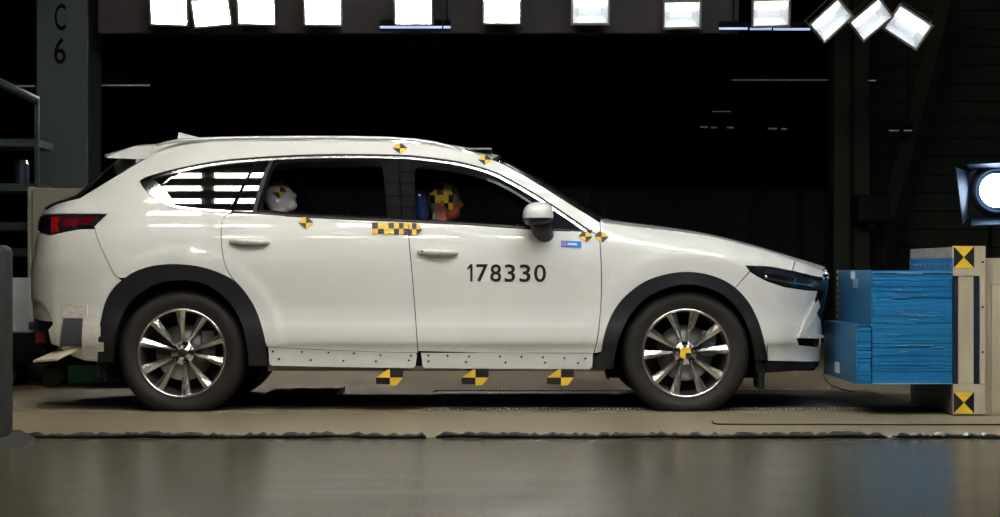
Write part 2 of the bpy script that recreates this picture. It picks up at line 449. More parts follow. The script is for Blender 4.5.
# ---- outlines read from the photograph (pixels), lifted on to the flank
def sm(pts, step=0.02): return smooth_line(S(pts), step)
TOP = sm([(153.5, 145.5), (180, 143), (220, 141.2), (300, 140.5), (400, 142), (440, 147), (470, 153.5), (485, 157.5), (500, 162.5), (520, 173), (540, 185), (560, 197.5), (580, 210), (600, 222.5)])
TRIM = sm([(140, 181), (146, 177.3), (160, 173), (180, 168), (205, 163), (230, 159.5), (262, 157), (300, 155), (350, 154.2), (400, 155), (425, 157), (455, 161), (475, 165.5), (495, 172), (515, 182), (535, 193.5), (555, 206.5), (575, 220), (592, 232)])
BELT_R = sm([(140, 181), (143, 187), (150, 194), (160, 202), (172, 207), (190, 210), (212, 211.8), (231, 212.8)])
BELT = sm([(231, 212.8), (262, 214.3), (300, 217), (360, 220), (410, 222), (430, 223), (480, 225.8), (540, 229.8), (592, 232)])
GAP_R = sm([(231, 212.8), (224, 217), (221.5, 222), (221, 232), (222, 250), (226, 267), (234, 281)])
def arc(c, R, a0, a1, n=40, sx=1.0):
    return [(c[0] + R * sx * math.cos(math.radians(a0 + (a1 - a0) * i / n)), c[1] + R * math.sin(math.radians(a0 + (a1 - a0) * i / n))) for i in range(n + 1)]
AR_OUT = sm([(98, 362), (98.5, 345), (100, 326), (105, 304), (113, 289), (122, 280.5), (135, 272), (152, 266.5), (172, 264.5), (195, 266.2), (215, 271.5), (234, 281), (246, 294), (255, 309), (262, 329), (266, 347), (268, 366)])
AR_IN = sm([(113, 362), (114, 345), (118, 327), (126, 309), (139, 294), (157, 284), (180, 280), (203, 283.5), (221, 294), (235, 310), (243, 328), (247, 347), (249, 366)])
AF_OUT = sm([(593, 369), (594, 356), (601, 352.5), (604.5, 336), (612, 315), (625, 297), (645, 282), (665, 275), (683, 272.5), (702, 273.8), (720, 279), (735, 288), (748, 302), (757.5, 320), (764, 342), (767.5, 360)])
AF_IN = sm([(613, 369), (615, 355), (620, 336), (629, 317), (645, 299), (665, 288.5), (686, 284.5), (707, 287.5), (726, 297), (740, 312.5), (749, 331), (753.5, 350), (755, 361)])
DOOR_F = sm([(599.5, 236), (601, 260), (601.5, 285), (600.5, 310), (598, 335), (594, 353.5)])
DOOR_B = sm([(408, 222), (408.5, 235), (411, 262), (413.5, 292), (416, 325), (418, 353)])
def idx_near(line, p):
    return min(range(len(line)), key=lambda i: (line[i][0] - p[0]) ** 2 + (line[i][1] - p[1]) ** 2)

# white body side: roof edge, pillars, rear quarter
iR1 = idx_near(AR_OUT, onside(122, 280.5)); iR2 = idx_near(AR_OUT, onside(234, 281))
SEAM = sm([(94, 226.5), (100, 245), (108, 262), (114, 274), (122, 280.5)])
body_poly = TOP + S([(600.5, 229), (599.5, 236)]) + TRIM[::-1] + BELT_R[1:] + GAP_R[1:] + AR_OUT[iR1:iR2][::-1] + SEAM[::-1] + S([(107, 214), (60, 213.6), (40, 215.2), (45, 210), (56, 204.3), (80, 198), (142, 160.5), (147.5, 158.3)])
body_side = panel('body_side', body_poly, 'paint', car)
mirrored(body_side, car)
# rear bumper
iR1b = iR1
bump_poly = SEAM[::-1] + S([(94, 226.5), (80, 229), (66, 231.5), (50, 235.3), (38, 232.5), (33, 250), (31, 266), (30, 285), (30, 299), (40, 302), (47, 309), (52, 320), (54, 332), (57, 346), (72, 356), (85, 361)]) + AR_OUT[:iR1]
rear_bumper = panel('rear_bumper', bump_poly, 'paint', car)
mirrored(rear_bumper, car)
corner = panel('bumper_corner', S([(30, 298), (41, 301.5), (48, 309), (53, 321.5), (44, 321), (30, 318)]), 'paint', car, off=-0.014, gap=0)
mirrored(corner, car)
# rear door, front door
iA = idx_near(AR_OUT, onside(266, 347))
rd_poly = BELT[:idx_near(BELT, onside(408, 222))] + DOOR_B + S([(380, 352.3), (320, 349.8), (267, 347.2)]) + AR_OUT[iR2:iA][::-1] + GAP_R[::-1]
rear_door = panel('rear_door', rd_poly, 'paint', car)
fd_poly = BELT[idx_near(BELT, onside(408, 222)):] + DOOR_F + S([(540, 353.2), (480, 353), (418, 353)]) + DOOR_B[::-1]
front_door = panel('front_door', fd_poly, 'paint', car)
# front fender
iF1 = idx_near(AF_OUT, onside(601, 352.5)); iF2 = idx_near(AF_OUT, onside(735, 288))
HOODL = sm(_hood_px)
iH = idx_near(HOODL, onside(795, 261))
fender_poly = S([(600.5, 229)]) + HOODL[:iH + 1] + S([(792, 271), (770, 266.8), (746, 265.8), (750, 271), (742, 280)]) + AF_OUT[iF1:iF2 + 1][::-1] + S([(599, 352.5)]) + DOOR_F[::-1]
fender = panel('front_fender', fender_poly, 'paint', car)
mirrored(fender, car)
hood_side = panel('hood_side', HOODL[iH:] + S([(829, 273), (829, 279), (812, 276), (792, 271)]), 'paint', car, off=0.001, step=0.02)
mirrored(hood_side, car)
# front bumper
iF3 = len(AF_OUT) - 1
fb_poly = S([(735, 288), (742, 280), (750, 271.5), (758, 276.5), (768, 281.5), (785, 287), (805, 290), (818, 291), (815, 300), (817, 312), (821, 322), (822, 330), (823, 338.5)]) + S([(797, 338.6), (799, 345), (823, 346.5), (822, 361), (790, 361.5), (768, 361)]) + AF_OUT[iF2 + 1:][::-1]
front_bumper = panel('front_bumper', fb_poly, 'paint', car, step=0.025)
mirrored(front_bumper, car)
slot = panel('bumper_slot', S([(796, 337), (825, 338), (825, 348), (798, 346.5)]), 'dark', car, off=-0.02)
mirrored(slot, car)
lip = panel('bumper_lip', S([(755, 361.5), (768, 361.5), (790, 362), (824, 361), (824, 366.5), (800, 371), (756, 374)]), 'cladding', car, off=-0.006)
mirrored(lip, car)
# crease highlight of the bumper intake: raised fold
fold = panel('bumper_fold', S([(797, 337.5), (803, 322), (812, 305), (817, 299), (819, 306), (812, 320), (806, 331), (823, 335), (823, 338)]), 'paint', car, off=0.012, thick=0.02)
mirrored(fold, car)
# wheel-arch cladding
ra = panel('rear_arch_cladding', AR_OUT + AR_IN[::-1], 'cladding', car, off=0.007, thick=0.04, gap=0.001)
fa = panel('front_arch_cladding', AF_OUT + AF_IN[::-1], 'cladding', car, off=0.007, thick=0.04, gap=0.001)
mirrored(ra, car); mirrored(fa, car)
# riveted sill plates
def sill(name, pts, rivets):
    o = panel(name, S([(a_, b_ - 1.1) if b_ < 357 else (a_, b_) for a_, b_ in pts]), 'sill', car, off=0.006, thick=0.02, gap=0.001)
    for (px, py) in rivets:
        c = P3(onside(px, py), 0.0065)
        v, f = lathe_y([(0.0, 0.0065), (-0.003, 0.005), (-0.004, 0.0001)], 8, c.x, c.z, c.y)
        adopt(mesh_obj('rivet', v, f, 'nut', None, True), o)
    m = mirrored(o, car)
    return o
sill('sill_plate', [(268, 348), (320, 350.6), (380, 353), (416, 353.8), (417, 356), (415.5, 366), (413, 368.2), (340, 367), (272, 365.5), (269.5, 363)],
     [(273, 351), (302, 351.5), (328.5, 352.2), (354, 352.8), (380.5, 353.9 + 0.6), (411, 354.8 + 0.5), (279, 358.7), (311, 359.8), (343.5, 360.3), (376, 360.8), (409, 360.3)])
sill('sill_plate', [(421, 353.6), (480, 353.8), (540, 354), (593, 354.3), (592.5, 366), (590, 369.2), (500, 368.8), (425, 368), (422.5, 366)],
     [(428.5, 355), (447.5, 355.5), (469, 356.2), (500, 356.3), (521.5, 356.6), (543, 357), (564.5, 357.8), (585.5, 358.2), (428.5, 361), (466, 361.8), (505.5, 362.3), (545, 362.5), (578, 362.8)])

# ---- window surround
tr_in = inset(TRIM + BELT[::-1] + BELT_R[::-1][1:-1], 0.012)
def band(line, w0, w1):
    """strip alongside a line, between two offsets (towards the inside)"""
    a, b = [], []
    for i, p in enumerate(line):
        q = Vector(line[min(i + 1, len(line) - 1)]) - Vector(line[max(i - 1, 0)]); q.normalize()
        n = Vector((q.y, -q.x)); a.append(tuple(Vector(p) + n * w0)); b.append(tuple(Vector(p) + n * w1))
    return a + b[::-1]
trim_o = panel('window_trim', band(TRIM, 0.0, 0.014), 'blackgloss', car, off=0.001, gap=0.0)
mirrored(trim_o, car)
chr_o = panel('chrome_moulding', band(TRIM[4:-2], 0.013, 0.025), 'chrome', car, off=0.004, gap=0.0, step=0.02)
mirrored(chr_o, car)
chr_l = panel('chrome_moulding', band(BELT_R[::-1], 0.001, 0.013), 'chrome', car, off=0.004, gap=0.0, step=0.02)
mirrored(chr_l, car)
tipc = panel('chrome_corner', S([(143.5, 182), (152, 179.5), (159, 184), (168, 194), (175, 204), (166, 203), (155, 197), (147, 189)]), 'chrome', car, off=0.003, step=0.02, gap=0.0)
mirrored(tipc, car)
belt_m = panel('belt_moulding', band(BELT, -0.011, -0.002), 'blackgloss', car, off=0.003, gap=0.0)
mirrored(belt_m, car)
# rear quarter glass and the small fixed pane in the rear door
quarter = panel('quarter_glass', S([(152, 179.5), (180, 171.5), (205, 166.3), (230, 162.8), (256, 160.3), (244, 182), (229, 211), (212, 210), (190, 208.3), (174, 205.5), (168, 196), (160, 186)]), 'glass', car, off=-0.004, thick=0.005)
mirrored(quarter, car)
# door window frames (black), each with its open window
OPEN_R = sm([(262.5, 209), (264, 196), (268, 182), (273, 170), (277, 164.5), (284, 162.6), (320, 160.8), (372, 160.4), (379, 162), (382, 167), (385, 190), (387.5, 216.5)]) + sm([(387.5, 216.5), (350, 215), (300, 212.5), (262.5, 209)])[1:-1]
OPEN_F = sm([(415.5, 219), (415, 195), (414.5, 175), (416, 168), (422, 165), (440, 165.6), (456, 167.8), (474, 172.5), (494, 179.5), (514, 190), (534, 203), (541, 208.5)]) + sm([(541, 208.5), (543, 226.3)]) [1:] + sm([(543, 226.3), (520, 225), (480, 222.5), (440, 220.2), (415.5, 219)])[1:-1]
iTa = idx_near(TRIM, onside(257, 157.4)); iTb = idx_near(TRIM, onside(398, 155)); iB0 = idx_near(BELT, onside(400, 221.6))
frame_r = panel('rear_window_frame', [p for p in TRIM[iTa:iTb]] + S([(400, 187), (402, 205)]) + BELT[:iB0][::-1] + S([(244, 183)]), 'blacktape', rear_door, holes=[OPEN_R], off=-0.006, thick=0.03)
pane_q = panel('fixed_pane', S([(257.5, 161), (270, 160.5), (262, 178), (254, 205), (253, 212), (233, 211.2), (246, 183)]), 'glass', rear_door, off=-0.001, thick=0.008)
divider = panel('pane_divider', S([(270, 160), (273, 160), (265.5, 180), (257.5, 205), (256, 212.5), (253, 212.3), (254.5, 204), (262, 178)]), 'blackgloss', rear_door, off=0.002, thick=0.012, gap=0)
frame_f = panel('front_window_frame', TRIM[iTb:] + BELT[iB0:][::-1] + S([(402, 205), (400, 187)]), 'blacktape', front_door, holes=[OPEN_F], off=-0.006, thick=0.03)
# stitched tape strips over the centre pillar
for k, x0 in enumerate((386.5, 399.5)):
    for j in range(5):
        ya = 160 + j * 12
        panel('pillar_tape', S([(x0 + j * 0.5, ya), (x0 + 12 + j * 0.5, ya), (x0 + 12.5 + j * 0.5, ya + 11.5), (x0 + 0.5 + j * 0.5, ya + 11.5)]), 'blacktape', front_door if k else rear_door, off=0.001, thick=0.006, gap=0.0005, step=0.04)

# ---- dark structure behind the panel gaps, mirrored doors
def keep_inner():
    a = arc(WR, 0.475, 180, 0, 30); b = arc(WF, 0.475, 180, 0, 30)
    z0 = 0.26
    return [(-2.72, 0.50), (-2.5, 0.34)] + [p for p in a if p[1] > 0.3] + [(-1.30, z0), (0.55, z0)] + [p for p in b if p[1] > 0.3] + [(1.75, 0.34), (1.86, 0.5), (1.86, 0.72), (1.6, 0.82), (1.2, 0.93), (0.7, 0.98), (0.4, 1.02), (-0.5, 1.03), (-1.4, 1.08), (-2.0, 1.10), (-2.6, 1.08), (-2.72, 0.9)]
inner = panel('inner_structure', keep_inner(), 'dark', car, off=-0.024, thick=0.004, step=0.06, gap=0)
mirrored(inner, car)

# ---- lofted upper surfaces
def loft(name, edge, m, parent, bx, bz, power=2.4, n=24, thick=0.0, smooth=True, y_in=0.0):
    """edge: near-side 3-D points; far side mirrored; bx, bz: bulge along the edge (function of 0..1)"""
    vs, fs = [], []; k = len(edge)
    for i, p in enumerate(edge):
        s = i / (k - 1); y0 = p.y + y_in; y1 = 2 * CY - y0
        for j in range(n + 1):
            u = -math.cos(math.pi * j / n); g = 1 - abs(u) ** power
            vs.append(Vector((p.x + bx(s) * g, (y0 + y1) / 2 + u * (y1 - y0) / 2, p.z + bz(s) * g)))
    for i in range(k - 1):
        for j in range(n):
            fs.append((i * (n + 1) + j, i * (n + 1) + j + 1, (i + 1) * (n + 1) + j + 1, (i + 1) * (n + 1) + j))
    o = mesh_obj(name, vs, fs, m, parent, smooth)
    if thick:
        md = o.modifiers.new('solid', 'SOLIDIFY'); md.thickness = thick; md.offset = 0
    return o
iW = idx_near(TOP, onside(497, 161.5))
roof_edge = [P3(p) for p in TOP[:iW]]
loft('roof', roof_edge, 'paint', car, lambda s: 0.05 * sstep((s - 0.8) / 0.2), lambda s: 0.045 + 0.012 * s, 2.2, thick=0.004)
ws_edge = [P3(p, -0.004) for p in TOP[iW:]]
loft('windscreen', ws_edge, 'shield', car, lambda s: 0.05 + 0.09 * s, lambda s: 0.042 * (1 - s) + 0.015, 2.2, thick=0.006)
hood_edge = [P3(p, 0.0) for p in HOODL]
hood = loft('hood', hood_edge, 'paint', car, lambda s: 0.02 + 0.07 * s ** 2, lambda s: 0.045 - 0.02 * s, 2.3, thick=0.006)
# cowl and wiper
cowl_pts = [Vector((0.60 - 0.05 * s, 0.09, 1.085 - 0.03 * s)) for s in (0, 0.5, 1)]
loft('cowl', [Vector((0.52, 0.11, 1.055)), Vector((0.60, 0.10, 1.06)), Vector((0.66, 0.12, 1.055))], 'dark', car, lambda s: 0.16, lambda s: 0.035, 2.3, thick=0.01)
tube('wiper', [Vector((0.70, 0.55, 1.10)), Vector((0.66, 0.72, 1.135)), Vector((0.60, 1.1, 1.165))], 0.008, 'blackgloss', car)
# bonnet-to-lamp nose strip and front face
def capface(name, z0, z1, ye, m, xoff=0.0, nz=8, ny=20):
    E = Pchip([(y, e) for e, y in zip(PF.x, PF.y)])
    vs, fs = [], []
    for i in range(nz + 1):
        z = z0 + (z1 - z0) * i / nz
        for j in range(ny + 1):
            y = ye + (2 * CY - 2 * ye) * j / ny; yy = y if y <= CY else 2 * CY - y
            e = E(max(0.0, yy - SEC(z)))
            vs.append((XN(z) - e + xoff, y, z))
    for i in range(nz):
        for j in range(ny): fs.append((i * (ny + 1) + j, i * (ny + 1) + j + 1, (i + 1) * (ny + 1) + j + 1, (i + 1) * (ny + 1) + j))
    o = mesh_obj(name, vs, fs, m, car, True); md = o.modifiers.new('solid', 'SOLIDIFY'); md.thickness = 0.012
    return o
capface('grille', 0.36, 0.80, 0.30, 'lampblack', -0.012)
for k in range(6):
    capface('grille_bar', 0.50 + 0.045 * k, 0.512 + 0.045 * k, 0.62, 'chrome', -0.02, nz=1)
capface('hood_lip', 0.795, 0.828, 0.72, 'paint', 0.002, nz=2)
capface('bumper_centre', 0.335, 0.42, 0.56, 'paint', 0.0, nz=3)
capface('bumper_undertray', 0.24, 0.30, 0.55, 'cladding', -0.03, nz=3)
# rear face, rear window, spoiler
def rearface(name, z0, z1, ye, m, xoff=0.0, nz=10, ny=20):
    E = Pchip([(y, e) for e, y in zip(_PR0.x, _PR0.y)])
    vs, fs = [], []
    for i in range(nz + 1):
        z = z0 + (z1 - z0) * i / nz
        for j in range(ny + 1):
            y = ye + (2 * CY - 2 * ye) * j / ny; yy = y if y <= CY else 2 * CY - y
            vs.append((XR(z) + E(max(0.0, yy - SEC(z))) + xoff, y, z))
    for i in range(nz):
        for j in range(ny): fs.append((i * (ny + 1) + j, (i + 1) * (ny + 1) + j, (i + 1) * (ny + 1) + j + 1, i * (ny + 1) + j + 1))
    o = mesh_obj(name, vs, fs, m, car, True); md = o.modifiers.new('solid', 'SOLIDIFY'); md.thickness = 0.012
    return o
rearface('tailgate', 0.70, 1.175, 0.47, 'paint', 0.004)
rearface('rear_bumper_centre', 0.45, 0.70, 0.47, 'paint', 0.0)
rearface('rear_diffuser', 0.28, 0.45, 0.42, 'cladding', 0.02)
rg = [P3(p, -0.003) for p in S([(142, 160.5), (111, 179.5), (80, 198), (56, 204.3), (46, 209.5)])]
rg = [rg[0].lerp(rg[1], t) for t in (0, .5)] + [rg[1].lerp(rg[2], t) for t in (0, .5)] + [rg[2].lerp(rg[3], t) for t in (0, .5)] + rg[3:]
loft('rear_window', rg, 'glass', car, lambda s: -(0.22 - 0.13 * s), lambda s: 0.075 - 0.055 * s, 2.0, thick=0.006)
# spoiler: solid wedge across the tail
def spoiler():
    n = 24; vs = []; fs = []
    A = P3(onside(153, 145.8)); B = P3(onside(147.8, 158.6)); C = P3(onside(142, 160.8))
    for j in range(n + 1):
        u = -math.cos(math.pi * j / n); g = 1 - abs(u) ** 2.2
        y0 = A.y; y = CY + u * (CY - y0)
        dz = 0.043 * g
        prof = [(A.x, A.z + dz), (A.x - 0.12, A.z - 0.006 + dz), (-2.355 - 0.095 * g, 1.508 + 0.04 * g), (-2.36 - 0.095 * g, 1.498 + 0.04 * g), (C.x + 0.0, C.z + 0.014 + dz * 0.6), (B.x, B.z + dz * 0.7)]
        for (x, z) in prof: vs.append((x, y + (0.10 * (1 - g) if False else 0), z))
    m = 6
    for j in range(n):
        for i in range(m): fs.append((j * m + i, j * m + (i + 1) % m, (j + 1) * m + (i + 1) % m, (j + 1) * m + i))
    fs.append(tuple(range(m))); fs.append(tuple(n * m + i for i in range(m))[::-1])
    bm = bmesh.new(); V = [bm.verts.new(v) for v in vs]
    for f in fs: bm.faces.new([V[i] for i in f])
    return bm_obj('rear_spoiler', bm, 'paint', car, True, 30)
spoiler()
# shark-fin aerial
a = at(190, 139, 0.92)
bm = bmesh.new()
fin = [(-0.075, 0.0), (-0.07, 0.04), (-0.05, 0.036), (0.0, 0.018), (0.09, 0.0)]
L = [bm.verts.new((a.x + x, 0.92 - (0.024 if z < 0.01 else 0.006), a.z - 0.0 + z * 1.05)) for x, z in fin]
R = [bm.verts.new((a.x + x, 0.92 + (0.024 if z < 0.01 else 0.006), a.z - 0.0 + z * 1.05)) for x, z in fin]
bm.faces.new(L); bm.faces.new(R[::-1])
for i in range(5): bm.faces.new((L[i], R[i], R[(i + 1) % 5], L[(i + 1) % 5]))
bm_obj('shark_fin_aerial', bm, 'paint', car)
# roof rails
rail = [at(px, py, 0.275) for px, py in [(156, 145.5), (166, 142.8), (180, 140.6), (210, 138.8), (250, 138.0), (300, 137.6), (350, 137.7), (390, 138.6), (415, 140.3), (436, 143.4), (452, 147.5), (463, 151)]]
v, f = tube_mesh(rail, [0.006, 0.009] + [0.013] * 8 + [0.009, 0.005], 10, 0.9)
rl = mesh_obj('roof_rail', v, f, 'silverrail', car, True); mirrored(rl, car)

# ---- lamps
tl = panel('tail_lamp', S([(37, 217), (48, 214.6), (60, 214), (84, 213.8), (107.5, 214.2), (101, 221), (94, 226.4), (80, 229), (66, 231.3), (50, 235), (44, 233), (38, 231)]), 'lampblack', car, off=0.003, thick=0.03)
panel('lamp_strip', S([(39, 217.3), (50, 216), (50, 219), (39, 220.3)]), 'red', tl, off=0.006, gap=0)
panel('lamp_element', S([(52, 217), (60, 216.6), (58, 225), (60, 232), (51.5, 233.5)]), 'redlit', tl, off=0.006, gap=0)
panel('lamp_element', S([(62, 219), (97, 217), (92, 223), (74, 226.5), (62, 228)]), 'red', tl, off=0.006, gap=0)
mirror_tree(tl, car)
hl = panel('headlamp', S([(746.5, 266.2), (770, 267.2), (792, 271.5), (812, 276.5), (827, 279.5), (826, 290.5), (805, 289.6), (785, 286.6), (768, 281), (757, 275.5)]), 'lampblack', car, off=0.0, thick=0.03)
panel('lamp_strip', S([(762, 271), (792, 275.5), (815, 280), (815, 282), (792, 277.8), (764, 273.2)]), 'chrome', hl, off=0.004, gap=0)
panel('lamp_strip', S([(766, 277.3), (790, 281.5), (812, 285), (812, 286.2), (790, 283.4), (768, 279.6)]), 'chrome', hl, off=0.004, gap=0)
panel('lamp_divider', S([(793.5, 273), (795.5, 273.3), (795, 285), (793.2, 284.6)]), 'chrome', hl, off=0.006, gap=0)
mirror_tree(hl, car)
c = P3(onside(766, 276.5), 0.006)
bm = bmesh.new(); bmesh.ops.create_uvsphere(bm, u_segments=14, v_segments=8, radius=0.011); bmesh.ops.translate(bm, verts=bm.verts, vec=c)
bm_obj('lamp_projector', bm, 'chrome', hl, True)
# ---- door handles
def handle(door, x0, y0):
    cup = panel('handle_cup', smooth_line(S([(x0 + 12, y0), (x0 + 20, y0 - 5), (x0 + 30, y0 - 5.5), (x0 + 40, y0), (x0 + 30, y0 + 6.5), (x0 + 20, y0 + 6), (x0 + 12, y0)]), 0.01)[:-1], 'sill', door, off=0.0015, thick=0.004, gap=0, step=0.015)
    pts = [P3(onside(x0 + dx, y0 + dy), o) for dx, dy, o in [(0, -0.6, 0.006), (2, -0.6, 0.016), (12, 0, 0.030), (24, 0.3, 0.034), (34, 0.6, 0.028), (40, 0.8, 0.010)]]
    v, f = tube_mesh(pts, [0.006, 0.014, 0.017, 0.016, 0.013, 0.006], 12, 1.05)
    h = mesh_obj('door_handle', v, f, 'paint', None, True); adopt(h, door)
    return h
handle(rear_door, 230, 242)
h = handle(front_door, 418, 252.3)
for dx in (4.5, 10):
    c = P3(onside(418 + dx, 252), 0.040)
    v, f = lathe_y([(0.0, 0.006), (-0.002, 0.0001)], 8, c.x, c.z, c.y)
    adopt(mesh_obj('handle_button', v, f, 'nut', None, True), front_door)
mirror_tree(rear_door, car); 
md = mirrored(front_door, car)
for ch in front_door.children:
    if ch.name.startswith(('front_window_frame', 'door_handle', 'handle_cup')):
        dd = bpy.data.objects.new(ch.name.split('.')[0], ch.data); col.objects.link(dd); dd.parent = md
# ---- door mirror
def door_mirror():
    base = P3(onside(544, 231)); cx = at(538, 214, base.y - 0.12)
    def shell(z0, z1, grow=0.0):
        bm = bmesh.new(); bmesh.ops.create_uvsphere(bm, u_segments=28, v_segments=20, radius=1.0)
        for v in bm.verts:
            x, y, z = v.co
            sgn = lambda q, p: math.copysign(abs(q) ** p, q)
            x, y, z = sgn(x, 0.72), sgn(y, 0.8), sgn(z, 0.72)
            top = 1.0 - 0.10 * max(0, x) * max(0, z)
            v.co = Vector((cx.x + x * (0.088 + grow) * (1 - 0.06 * z), cx.y + y * (0.115 + grow), cx.z + z * (0.069 + grow) * top + 0.006 * x))
        geom = bm.verts[:] + bm.edges[:] + bm.faces[:]
        bmesh.ops.bisect_plane(bm, geom=geom, plane_co=(0, 0, cx.z + z1), plane_no=(0, 0, 1), clear_outer=True)
        bmesh.ops.bisect_plane(bm, geom=bm.verts[:] + bm.edges[:] + bm.faces[:], plane_co=(0, 0, cx.z + z0), plane_no=(0, 0, 1), clear_inner=True)
        bmesh.ops.holes_fill(bm, edges=[e for e in bm.edges if e.is_boundary])
        return bm
    mir = bm_obj('door_mirror', shell(-0.024, 0.1), 'paint', front_door, True, 40)
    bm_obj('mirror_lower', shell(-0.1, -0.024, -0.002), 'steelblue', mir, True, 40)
    p0 = Vector((cx.x + 0.01, cx.y + 0.01, cx.z - 0.055)); p1 = Vector((base.x + 0.005, base.y + 0.01, base.z - 0.028))
    v, f = tube_mesh([p0 + Vector((-0.03, -0.05, 0.012)), p0, p0.lerp(p1, 0.6), p1], [0.03, 0.060, 0.062, 0.054], 14, 0.8)
    adopt(mesh_obj('mirror_foot', v, f, 'cladding', None, True), mir)
    return mir
mirr = door_mirror()
# ---- stickers on the flank
def sticker(name, tris, parent, off=0.0035, lift=None):
    """tris: (list of pixel points, material index 0 yellow / 1 black)"""
    vs, fs, fm = [], [], []
    for pts, k in tris:
        b = len(vs)
        for p in pts: vs.append(P3(onside(*p), off) if lift is None else lift(p))
        fs.append(tuple(range(b, b + len(pts)))); fm.append(k)
    o = mesh_obj(name, vs, fs, None, None, False, ['yellow', 'black'], fm); adopt(o, parent)
    return o
def bow(cx, cy, w_, h_, swap=False, cut=0.0):
    a, b = (1, 0) if swap else (0, 1)
    L = (cx - w_, cy - 0.5); R = (cx + w_, cy - 0.5); T = (cx, cy - h_); B = (cx, cy + h_); C = (cx, cy - 0.3)
    return [([L, C, (cx, cy - h_), (cx - w_ * 0.45, cy - h_)], a), ([C, R, (cx + w_ * 0.3, cy - h_), T], b), ([L, B, C], b), ([C, B, (cx + w_ * 0.25, cy + h_ * 0.9), R], a)]
sticker('target_sticker', bow(400, 149, 7.5, 5), body_side)
sticker('target_sticker', bow(485, 160.5, 7, 5, False), body_side)
sticker('target_sticker', bow(306, 223.5, 7.5, 6), rear_door, 0.005)
sticker('target_sticker', bow(585.5, 237.2, 7.2, 5.2, True), front_door, 0.005)
sticker('target_sticker', bow(601.5, 237.4, 7.4, 5.2, True), fender, 0.005)
strip = []
for k, (c0, c1, tp, bt) in enumerate([(372, 378, 1, 0), (378, 384, 0, 1), (384, 388.5, 0, 0), (388.5, 394, 1, 0), (394, 399, 0, 1), (399, 403.5, 1, 0), (403.5, 408, 0, 1)]):
    pk = 2.0 if k % 2 else 0.0
    strip.append(([(c0, 223), (c1, 223), (c1, 229), (c0, 229)], tp)); strip.append(([(c0, 229), (c1, 229), (c1, 234.3), ((c0 + c1) / 2, 235.5 - pk), (c0, 234.3)], bt))
sticker('target_sticker', strip, rear_door, 0.006)
strip = []
for k, (c0, c1, tp, bt) in enumerate([(408.6, 412, 0, 1), (412, 416.5, 1, 0)]):
    strip.append(([(c0, 223.5), (c1, 223.5), (c1, 229.5), (c0, 229.5)], tp)); strip.append(([(c0, 229.5), (c1, 229.5), (c1, 236), ((c0 + c1) / 2, 234.8), (c0, 236)], bt))
strip += [([(416.5, 223.5), (419, 225), (422.5, 229.5), (416.5, 229.5)], 0), ([(416.5, 229.5), (422.5, 229.5), (416.5, 235.5)], 1)]
sticker('target_sticker', strip, front_door, 0.006)
def patch(name, pts, m, parent, off):
    o = mesh_obj(name, [P3(onside(*p), off) for p in pts], [tuple(range(len(pts)))], m); adopt(o, parent); return o
patch('door_label', [(561, 240.5), (581.5, 241.5), (581.5, 248), (561, 247)], 'lblue', front_door, 0.003)
patch('label_mark', [(561.8, 241.4), (565.5, 241.6), (565.5, 246.2), (561.8, 246)], 'lpink', front_door, 0.0045)
patch('label_mark', [(567.5, 243), (577, 243.5), (577, 245.4), (567.5, 244.9)], 'white', front_door, 0.0045)
# test number
def text_mesh(body, bold=0.0):
    cu = bpy.data.curves.new('t', 'FONT'); cu.body = body; cu.size = 1.0; cu.resolution_u = 6; cu.offset = bold
    to = bpy.data.objects.new('t', cu); col.objects.link(to)
    dg = bpy.context.evaluated_depsgraph_get(); me = bpy.data.meshes.new_from_object(to.evaluated_get(dg))
    bpy.data.objects.remove(to); bpy.data.curves.remove(cu)
    vs = [v.co.copy() for v in me.vertices]; fs = [tuple(p.vertices) for p in me.polygons]; bpy.data.meshes.remove(me)
    return vs, fs
vs, fs = [], []
for ch, x0, x1 in [('1', 467.3, 472.6), ('7', 476.3, 488), ('8', 490.3, 501.2), ('3', 504.6, 515.2), ('3', 519.5, 530.5), ('0', 534, 546)]:
    v, f = text_mesh(ch, 0.012)
    if ch == '1': v, f = [Vector(q) for q in ((0, 0.78, 0), (0.55, 1, 0), (1, 1, 0), (1, 0, 0), (0.55, 0, 0), (0.55, 0.80, 0), (0, 0.66, 0))], [(0, 6, 5, 1), (1, 5, 4, 3, 2)]
    ax = min(p.x for p in v); bx_ = max(p.x for p in v); ay = min(p.y for p in v); by_ = max(p.y for p in v)
    b = len(vs)
    slope = (x0 - 467) * 0.006
    for p in v: vs.append(P3(onside(x0 + (p.x - ax) / (bx_ - ax) * (x1 - x0), 281.6 + slope - (p.y - ay) / (by_ - ay) * 17.5), 0.003))
    fs += [tuple(i + b for i in q) for q in f]
adopt(tag(mesh_obj('test_number', vs, fs, 'black'), 'black test number 178330 on the front door'), front_door)
